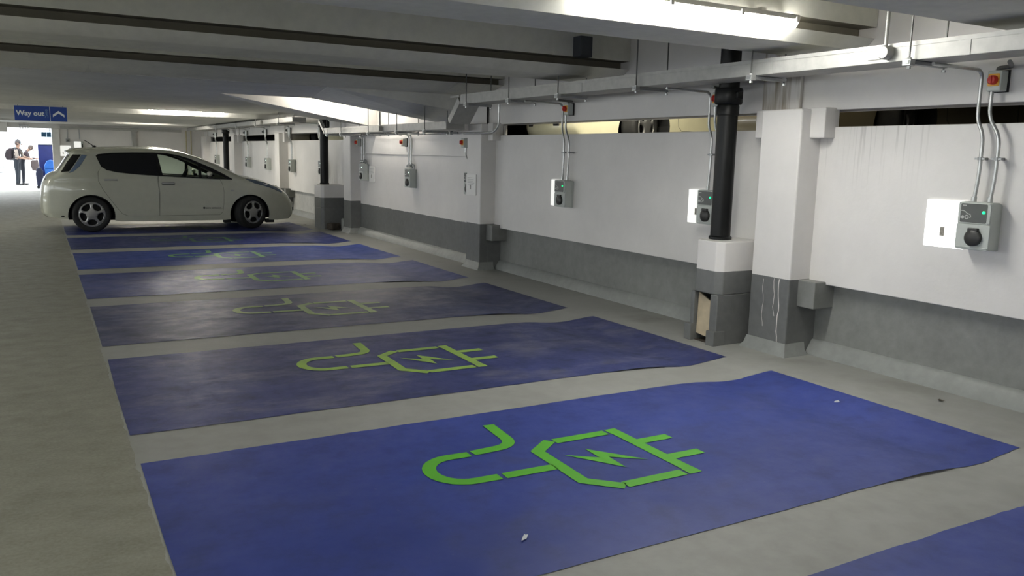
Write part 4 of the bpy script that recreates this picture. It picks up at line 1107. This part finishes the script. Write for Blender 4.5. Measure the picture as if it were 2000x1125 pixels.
def repaint(c, m):
    for k in kids(c):
        if any(k.name.split('.')[0] == n for n in ('body_shell', 'rear_door', 'front_door', 'door_mirror', 'spoiler')):
            k.material_slots[0].link = 'OBJECT'; k.material_slots[0].material = m
M_cream = plain('cream car paint', (.74, .70, .48), .3, var=.03, coat=.5)
M_beige = plain('beige car paint', (.30, .26, .17), .3, var=.03, coat=.5)
M_bluec = plain('pale blue car paint', (.30, .38, .42), .35, var=.03, coat=.4)
for (x, y, rz, z, m, lab) in [(5.62, 4.95, PI, 1.581, M_cream, 'cream car behind the wall slot left of the nearest black downpipe'),
                              (5.62, 1.35, PI, 1.581, M_beige, 'beige car behind the wall slot right of the stained column'),
                              (5.70, 14.6, PI, 1.581, M_cream, 'cream car behind the wall slot above the car bonnet tip'),
                              (5.70, 18.6, PI, 1.581, M_beige, 'dark beige car behind the far wall slot between two far columns'),
                              (-1.45, 47.5, PI, -.001, M_bluec, 'washed out pale blue car parked outside beyond the exit, at the left edge')]:
    c = dup(car, None, None, lab)
    c.rotation_euler.z = rz
    c.location = (x+4.45*(x > 0), y, z)
    repaint(c, m)

# ------------------------------------------------------------------ people
def skin_body(name, joints, bones, mats, parent, zones, root):
    """joints: name -> (x, y, z, radius); one continuous skinned surface"""
    names = list(joints); idx = {n: i for i, n in enumerate(names)}
    me = bpy.data.meshes.new(name); me.from_pydata([joints[n][:3] for n in names], [(idx[a], idx[b]) for a, b in bones], []); me.update()
    o = bpy.data.objects.new(name, me); C.objects.link(o)
    sk = o.modifiers.new('skin', 'SKIN'); sk.use_smooth_shade = True; sk.branch_smoothing = .6
    for n in names:
        d = me.skin_vertices[0].data[idx[n]]; r = joints[n][3]
        d.radius = r if isinstance(r, tuple) else (r, r); d.use_root = (n == root)
    o.modifiers.new('sub', 'SUBSURF').levels = 2; o.modifiers['sub'].render_levels = 2
    dg = bpy.context.evaluated_depsgraph_get(); dg.update()
    nm = bpy.data.meshes.new_from_object(o.evaluated_get(dg)); bpy.data.objects.remove(o)
    nm.materials.clear()
    for m in mats: nm.materials.append(m)
    # colour each face by the nearest bone's zone
    J = {n: Vector(joints[n][:3]) for n in names}
    def sd(p, a, b):
        d = b-a; t = max(0, min(1, (p-a).dot(d)/max(d.length_squared, 1e-9))); return (a+d*t-p).length
    for p in nm.polygons:
        best = min(bones, key=lambda ab: sd(p.center, J[ab[0]], J[ab[1]]))
        p.material_index = zones.get(best, zones.get(best[1], 0)); p.use_smooth = True
    ob = bpy.data.objects.new(name, nm); C.objects.link(ob); ob.parent = parent; return ob
def hand(J, B, wrist, side, d, n, p):
    """five finger chains rooted in the palm; d pointing direction, n across, p palm normal"""
    w = Vector(J[wrist][:3]); d = Vector(d).normalized(); n = Vector(n).normalized(); p = Vector(p).normalized()
    pm = w+d*.055; J[side+'palm'] = (*pm, .026); B.append((wrist, side+'palm'))
    for i, (o, L) in enumerate(((-.030, .062), (-.010, .074), (.010, .070), (.030, .055))):
        a = pm+d*.030+n*o; b = a+d*L*.55+p*.008; c = b+d*L*.4+p*.022
        for k, q in (('a', a), ('b', b), ('c', c)): J['%sf%d%s' % (side, i, k)] = (*q, .0095)
        B += [(side+'palm', '%sf%da' % (side, i)), ('%sf%da' % (side, i), '%sf%db' % (side, i)), ('%sf%db' % (side, i), '%sf%dc' % (side, i))]
    a = pm-d*.02-n*.034; b = a+d*.035-n*.02+p*.012; J[side+'t1'] = (*a, .012); J[side+'t2'] = (*b, .010)
    B += [(side+'palm', side+'t1'), (side+'t1', side+'t2')]
M_skin = plain('skin', (.28, .17, .12), .6)
M_jean = plain('dark jeans', (.012, .017, .024), .85, var=.3)
M_vest = plain('dark waistcoat', (.02, .014, .017), .85, var=.3)
M_slv = plain('pale shirt sleeve', (.26, .22, .19), .8)
M_shoe = plain('dark shoes', (.02, .02, .02), .6)
M_legg = plain('dark leggings', (.010, .012, .02), .85)
M_coat = plain('dusty mauve coat', (.04, .025, .03), .85)
M_hair = plain('grey brown hair', (.08, .06, .05), .8, var=.3)
M_cap = plain('dark knitted hat', (.06, .055, .055), .9, var=.3)

def face(root, c, fwd, up, r, hairm, cap=None):
    fwd = Vector(fwd).normalized(); up = Vector(up).normalized(); sd_ = fwd.cross(up).normalized(); c = Vector(c)
    def ball(name, p, s, m, par=root, k=8):
        mb = MB(); mb.lathe([(math.sin(PI*i/k)*1, -math.cos(PI*i/k)) for i in range(k+1)], seg=12)
        o = mb.build(name, m, par, smooth=60); o.matrix_local = Matrix((sd_, fwd, up)).transposed().to_4x4() @ Matrix.Diagonal((*s, 1)); o.location = p; return o
    for s in (-1, 1):
        ball('eye', c+fwd*r*.92+sd_*s*r*.36+up*r*.05, (.012, .008, .008), M_dark)
        ball('ear', c+sd_*s*r*.98, (.010, .020, .030), M_skin)
    ball('nose', c+fwd*r*1.08-up*r*.18, (.014, .020, .022), M_skin)
    ball('mouth', c+fwd*r*.98-up*r*.58, (.024, .006, .007), plain('lips', (.35, .16, .14), .5) if 'lips' not in MATS else MATS['lips'])
    if cap: 
        ball('knitted_hat', c+up*r*.52-fwd*r*.10, (r*1.02, r*1.10, r*.95), cap); ball('hat_bobble', c+up*r*1.42-fwd*r*.1, (.035, .035, .03), cap)
    ball('hair', c+up*r*.15-fwd*r*.30, (r*1.03, r*.98, r*1.12), hairm)

# person with backpack: stands half turned away, looking and reaching to the right
t = empty('person', (-.68, 31.65, -.002), 0, 'person in dark waistcoat and bobble hat with a dark backpack, standing outside the exit', 'person')
J = {}; B = []
J['pel'] = (0, 0, .90, (.135, .115)); J['bel'] = (.01, 0, 1.06, (.14, .115)); J['che'] = (.03, 0, 1.22, (.15, .12)); J['nb'] = (.045, 0, 1.36, (.075, .07)); J['nk'] = (.06, 0, 1.41, .05); J['hd'] = (.075, 0, 1.52, (.078, .09)); J['ht'] = (.08, 0, 1.60, (.065, .075))
B += [('pel', 'bel'), ('bel', 'che'), ('che', 'nb'), ('nb', 'nk'), ('nk', 'hd'), ('hd', 'ht')]
for s, n in ((-1, 'R'), (1, 'L')):
    J[n+'sh'] = (.05, s*.19, 1.31, .062); J[n+'el'] = (.12 if s < 0 else .16, s*.23, 1.04, .048); J[n+'wr'] = (.36, s*.13, .97 if s < 0 else 1.0, .033)
    B += [('che', n+'sh'), (n+'sh', n+'el'), (n+'el', n+'wr')]
    hand(J, B, n+'wr', n, (1, -s*.15, .0), (0, 1, .2), (0, -s*.4, -1))
    J[n+'hp'] = (0, s*.095, .84, .10); J[n+'kn'] = (.03 if s < 0 else .0, s*.115, .47, .068); J[n+'an'] = (-.02+(.03 if s < 0 else 0), s*.125, .085, .048); J[n+'hl'] = (-.03, s*.125, .045, .042); J[n+'to'] = (.17, s*.14, .032, .034)
    B += [('pel', n+'hp'), (n+'hp', n+'kn'), (n+'kn', n+'an'), (n+'an', n+'hl'), (n+'hl', n+'to')]
zones = {}
for a, b in B:
    zz = 3
    if b in ('bel', 'che', 'nb'): zz = 1
    elif b in ('nk', 'hd', 'ht') : zz = 0
    elif b[1:] == 'sh': zz = 1
    elif b[1:] == 'el': zz = 2
    elif b[1:] == 'wr': zz = 0
    elif b[1:] in ('hp', 'kn', 'an'): zz = 3
    elif b[1:] in ('hl', 'to'): zz = 4
    else: zz = 0
    zones[(a, b)] = zz
skin_body('body', J, B, [M_skin, M_vest, M_slv, M_jean, M_shoe], t, zones, 'pel')
face(t, (.085, 0, 1.53), (1, .25, -.15), (0, 0, 1), .088, M_hair, M_cap)
mb = MB(); mb.prism([(-.12, .92), (-.10, 1.32), (-.16, 1.37), (-.30, 1.28), (-.36, 1.08), (-.30, .93)], 'y', -.15, .15)
bp = mb.build('backpack', M_vest, t, bevel=.05, seg=3)
for s in (-1, 1):
    mb = MB(); mb.tube(fillet([(-.12, s*.1, 1.33), (.04, s*.115, 1.40), (.175, s*.11, 1.24), (.10, s*.13, 1.02), (-.12, s*.12, .97)], .08), .014, 8); mb.build('shoulder_strap', M_shoe, bp, smooth=50)
t.rotation_euler.z = R(-18)

# second person behind, bending forward over something held in both hands
t = empty('person', (-.50, 32.15, -.002), 0, 'person with grey hair in a mauve coat and dark leggings, bending forward behind the backpacker', 'person')
J = {}; B = []
J['pel'] = (-.04, 0, .88, (.125, .11)); J['bel'] = (.02, 0, 1.02, (.13, .11)); J['che'] = (.10, 0, 1.16, (.135, .11)); J['nb'] = (.17, 0, 1.27, (.07, .065)); J['nk'] = (.21, 0, 1.30, .046); J['hd'] = (.28, 0, 1.35, (.085, .08)); J['ht'] = (.31, 0, 1.41, (.065, .06))
B += [('pel', 'bel'), ('bel', 'che'), ('che', 'nb'), ('nb', 'nk'), ('nk', 'hd'), ('hd', 'ht')]
for s, n in ((-1, 'R'), (1, 'L')):
    J[n+'sh'] = (.14, s*.165, 1.20, .055); J[n+'el'] = (.20, s*.2, .96, .045); J[n+'wr'] = (.40, s*.09, .99, .030)
    B += [('che', n+'sh'), (n+'sh', n+'el'), (n+'el', n+'wr')]
    hand(J, B, n+'wr', n, (1, -s*.2, .0), (0, 1, .2), (0, -s*.4, -1))
    J[n+'hp'] = (-.03, s*.085, .82, .092); J[n+'kn'] = (.0, s*.10, .46, .058); J[n+'an'] = (-.02, s*.105, .085, .04); J[n+'hl'] = (-.035, s*.105, .042, .038); J[n+'to'] = (.15, s*.12, .03, .03)
    B += [('pel', n+'hp'), (n+'hp', n+'kn'), (n+'kn', n+'an'), (n+'an', n+'hl'), (n+'hl', n+'to')]
zones = {}
for a, b in B:
    if b in ('bel', 'che', 'nb') or b[1:] in ('sh', 'el', 'wr'): zz = 1
    elif b in ('nk', 'hd', 'ht'): zz = 0
    elif b[1:] in ('hp', 'kn', 'an'): zz = 2
    elif b[1:] in ('hl', 'to'): zz = 3
    else: zz = 0
    zones[(a, b)] = zz
skin_body('body', J, B, [M_skin, M_coat, M_legg, M_shoe], t, zones, 'pel')
face(t, (.30, 0, 1.36), (.8, -.1, -.6), (.6, 0, .8), .088, M_hair)
t.rotation_euler.z = R(-5)
t = empty('carrier_bag', (-.10, 31.98, .52), 0, 'pale hanging bag with trailing strap held in front of the bending person', 'bag')
M_bag = plain('pale grey bag', (.09, .07, .068), .8)
mb = MB(); mb.prism([(-.16, .22), (-.10, .02), (.06, 0), (.12, .2), (.10, .42), (-.12, .40)], 'y', -.06, .06); mb.build('bag', M_bag, t, bevel=.03)
mb = MB(); mb.tube(fillet([(-.08, 0, .40), (0, 0, .47), (.08, 0, .40)], .05), .008, 6); mb.build('handle', M_bag, t); mb = MB(); mb.tube([(.05, 0, .05), (.08, 0, -.2), (.11, 0, -.38)], .014, 6); mb.build('trailing_strap', M_coat, t)

# ------------------------------------------------------------------ litter
M_leaf = plain('dry brown leaf', (.05, .035, .02), .8)
M_scrap = plain('white paper scrap', (.65, .68, .72), .8)
def scrap(name, x, y, r, m, label, cat, n=7, squash=.5):
    rnd = random.Random(int(x*1000)); mb = MB(); z0 = fz(x)+.004
    vs = [(0, 0, .006)]+[(r*rnd.uniform(.5, 1.1)*math.cos(2*PI*i/n), r*squash*rnd.uniform(.5, 1.1)*math.sin(2*PI*i/n), rnd.uniform(0, .008)) for i in range(n)]
    mb.add(vs, [(0, 1+i, 1+(i+1) % n) for i in range(n)]); o = mb.build(name, m, solid=False); o.location = (x, y, z0); o.rotation_euler.z = rnd.uniform(0, 3)
    return tag(o, label, cat)
scrap('dry_leaf', 5.0, -1.05, .035, M_leaf, 'small dark dry leaf on the grey floor near the wall at the right', 'leaf')
scrap('paper_scrap', 4.40, -.73, .04, M_scrap, 'thin white paper scrap near the wall end of the nearest blue bay', 'litter', squash=.25)
scrap('paper_scrap', 1.60, -1.52, .045, M_scrap, 'white paper scrap on the lower edge of the nearest blue bay', 'litter', squash=.25)
scrap('dark_crumb', 4.70, 12.75, .05, M_leaf, 'small black lump on the floor in front of the white car', 'litter', squash=.8)

# ------------------------------------------------------------------ light
sc = bpy.context.scene
w = bpy.data.worlds.new('sky'); sc.world = w; w.use_nodes = True
bg = w.node_tree.nodes['Background']; bg.inputs[0].default_value = (.92, .97, 1.0, 1); bg.inputs[1].default_value = 4.5
pl = bpy.data.lights.new('daylight_portal', 'AREA'); pl.shape = 'RECTANGLE'; pl.size = 1.4; pl.size_y = 37; pl.cycles.is_portal = True
po = bpy.data.objects.new('daylight_portal', pl); C.objects.link(po); po.location = (-8.1, 8.8, 1.68); po.rotation_euler = (0, -PI/2, 0)
pl2 = bpy.data.lights.new('exit_portal', 'AREA'); pl2.shape = 'RECTANGLE'; pl2.size = 3.1; pl2.size_y = 2.04; pl2.cycles.is_portal = True
po2 = bpy.data.objects.new('exit_portal', pl2); C.objects.link(po2); po2.location = (-.87, 27.8, 1.02); po2.rotation_euler = (-PI/2, 0, 0)
up = bpy.data.lights.new('upper_deck_fill', 'AREA'); up.energy = 70; up.size = .4; up.color = (1, .95, .8)  # unseen fill light added to show the car fronts behind the slot
uo = bpy.data.objects.new('upper_deck_fill', up); C.objects.link(uo); uo.location = (5.75, 3.3, 3.3)
u2 = bpy.data.lights.new('upper_deck_fill', 'AREA'); u2.energy = 30; u2.size = .4; u2.color = (1, .9, .7)  # weaker fill light added to bring out the beige car and its wheel
uo2 = bpy.data.objects.new('upper_deck_fill', u2); C.objects.link(uo2); uo2.location = (5.75, 1.0, 3.3)
sc.view_settings.view_transform = 'Standard'
sc.view_settings.look = 'None'
sc.view_settings.exposure = .2
sc.cycles.use_denoising = True
sc.cycles.max_bounces = 8
sc.cycles.sample_clamp_indirect = 6
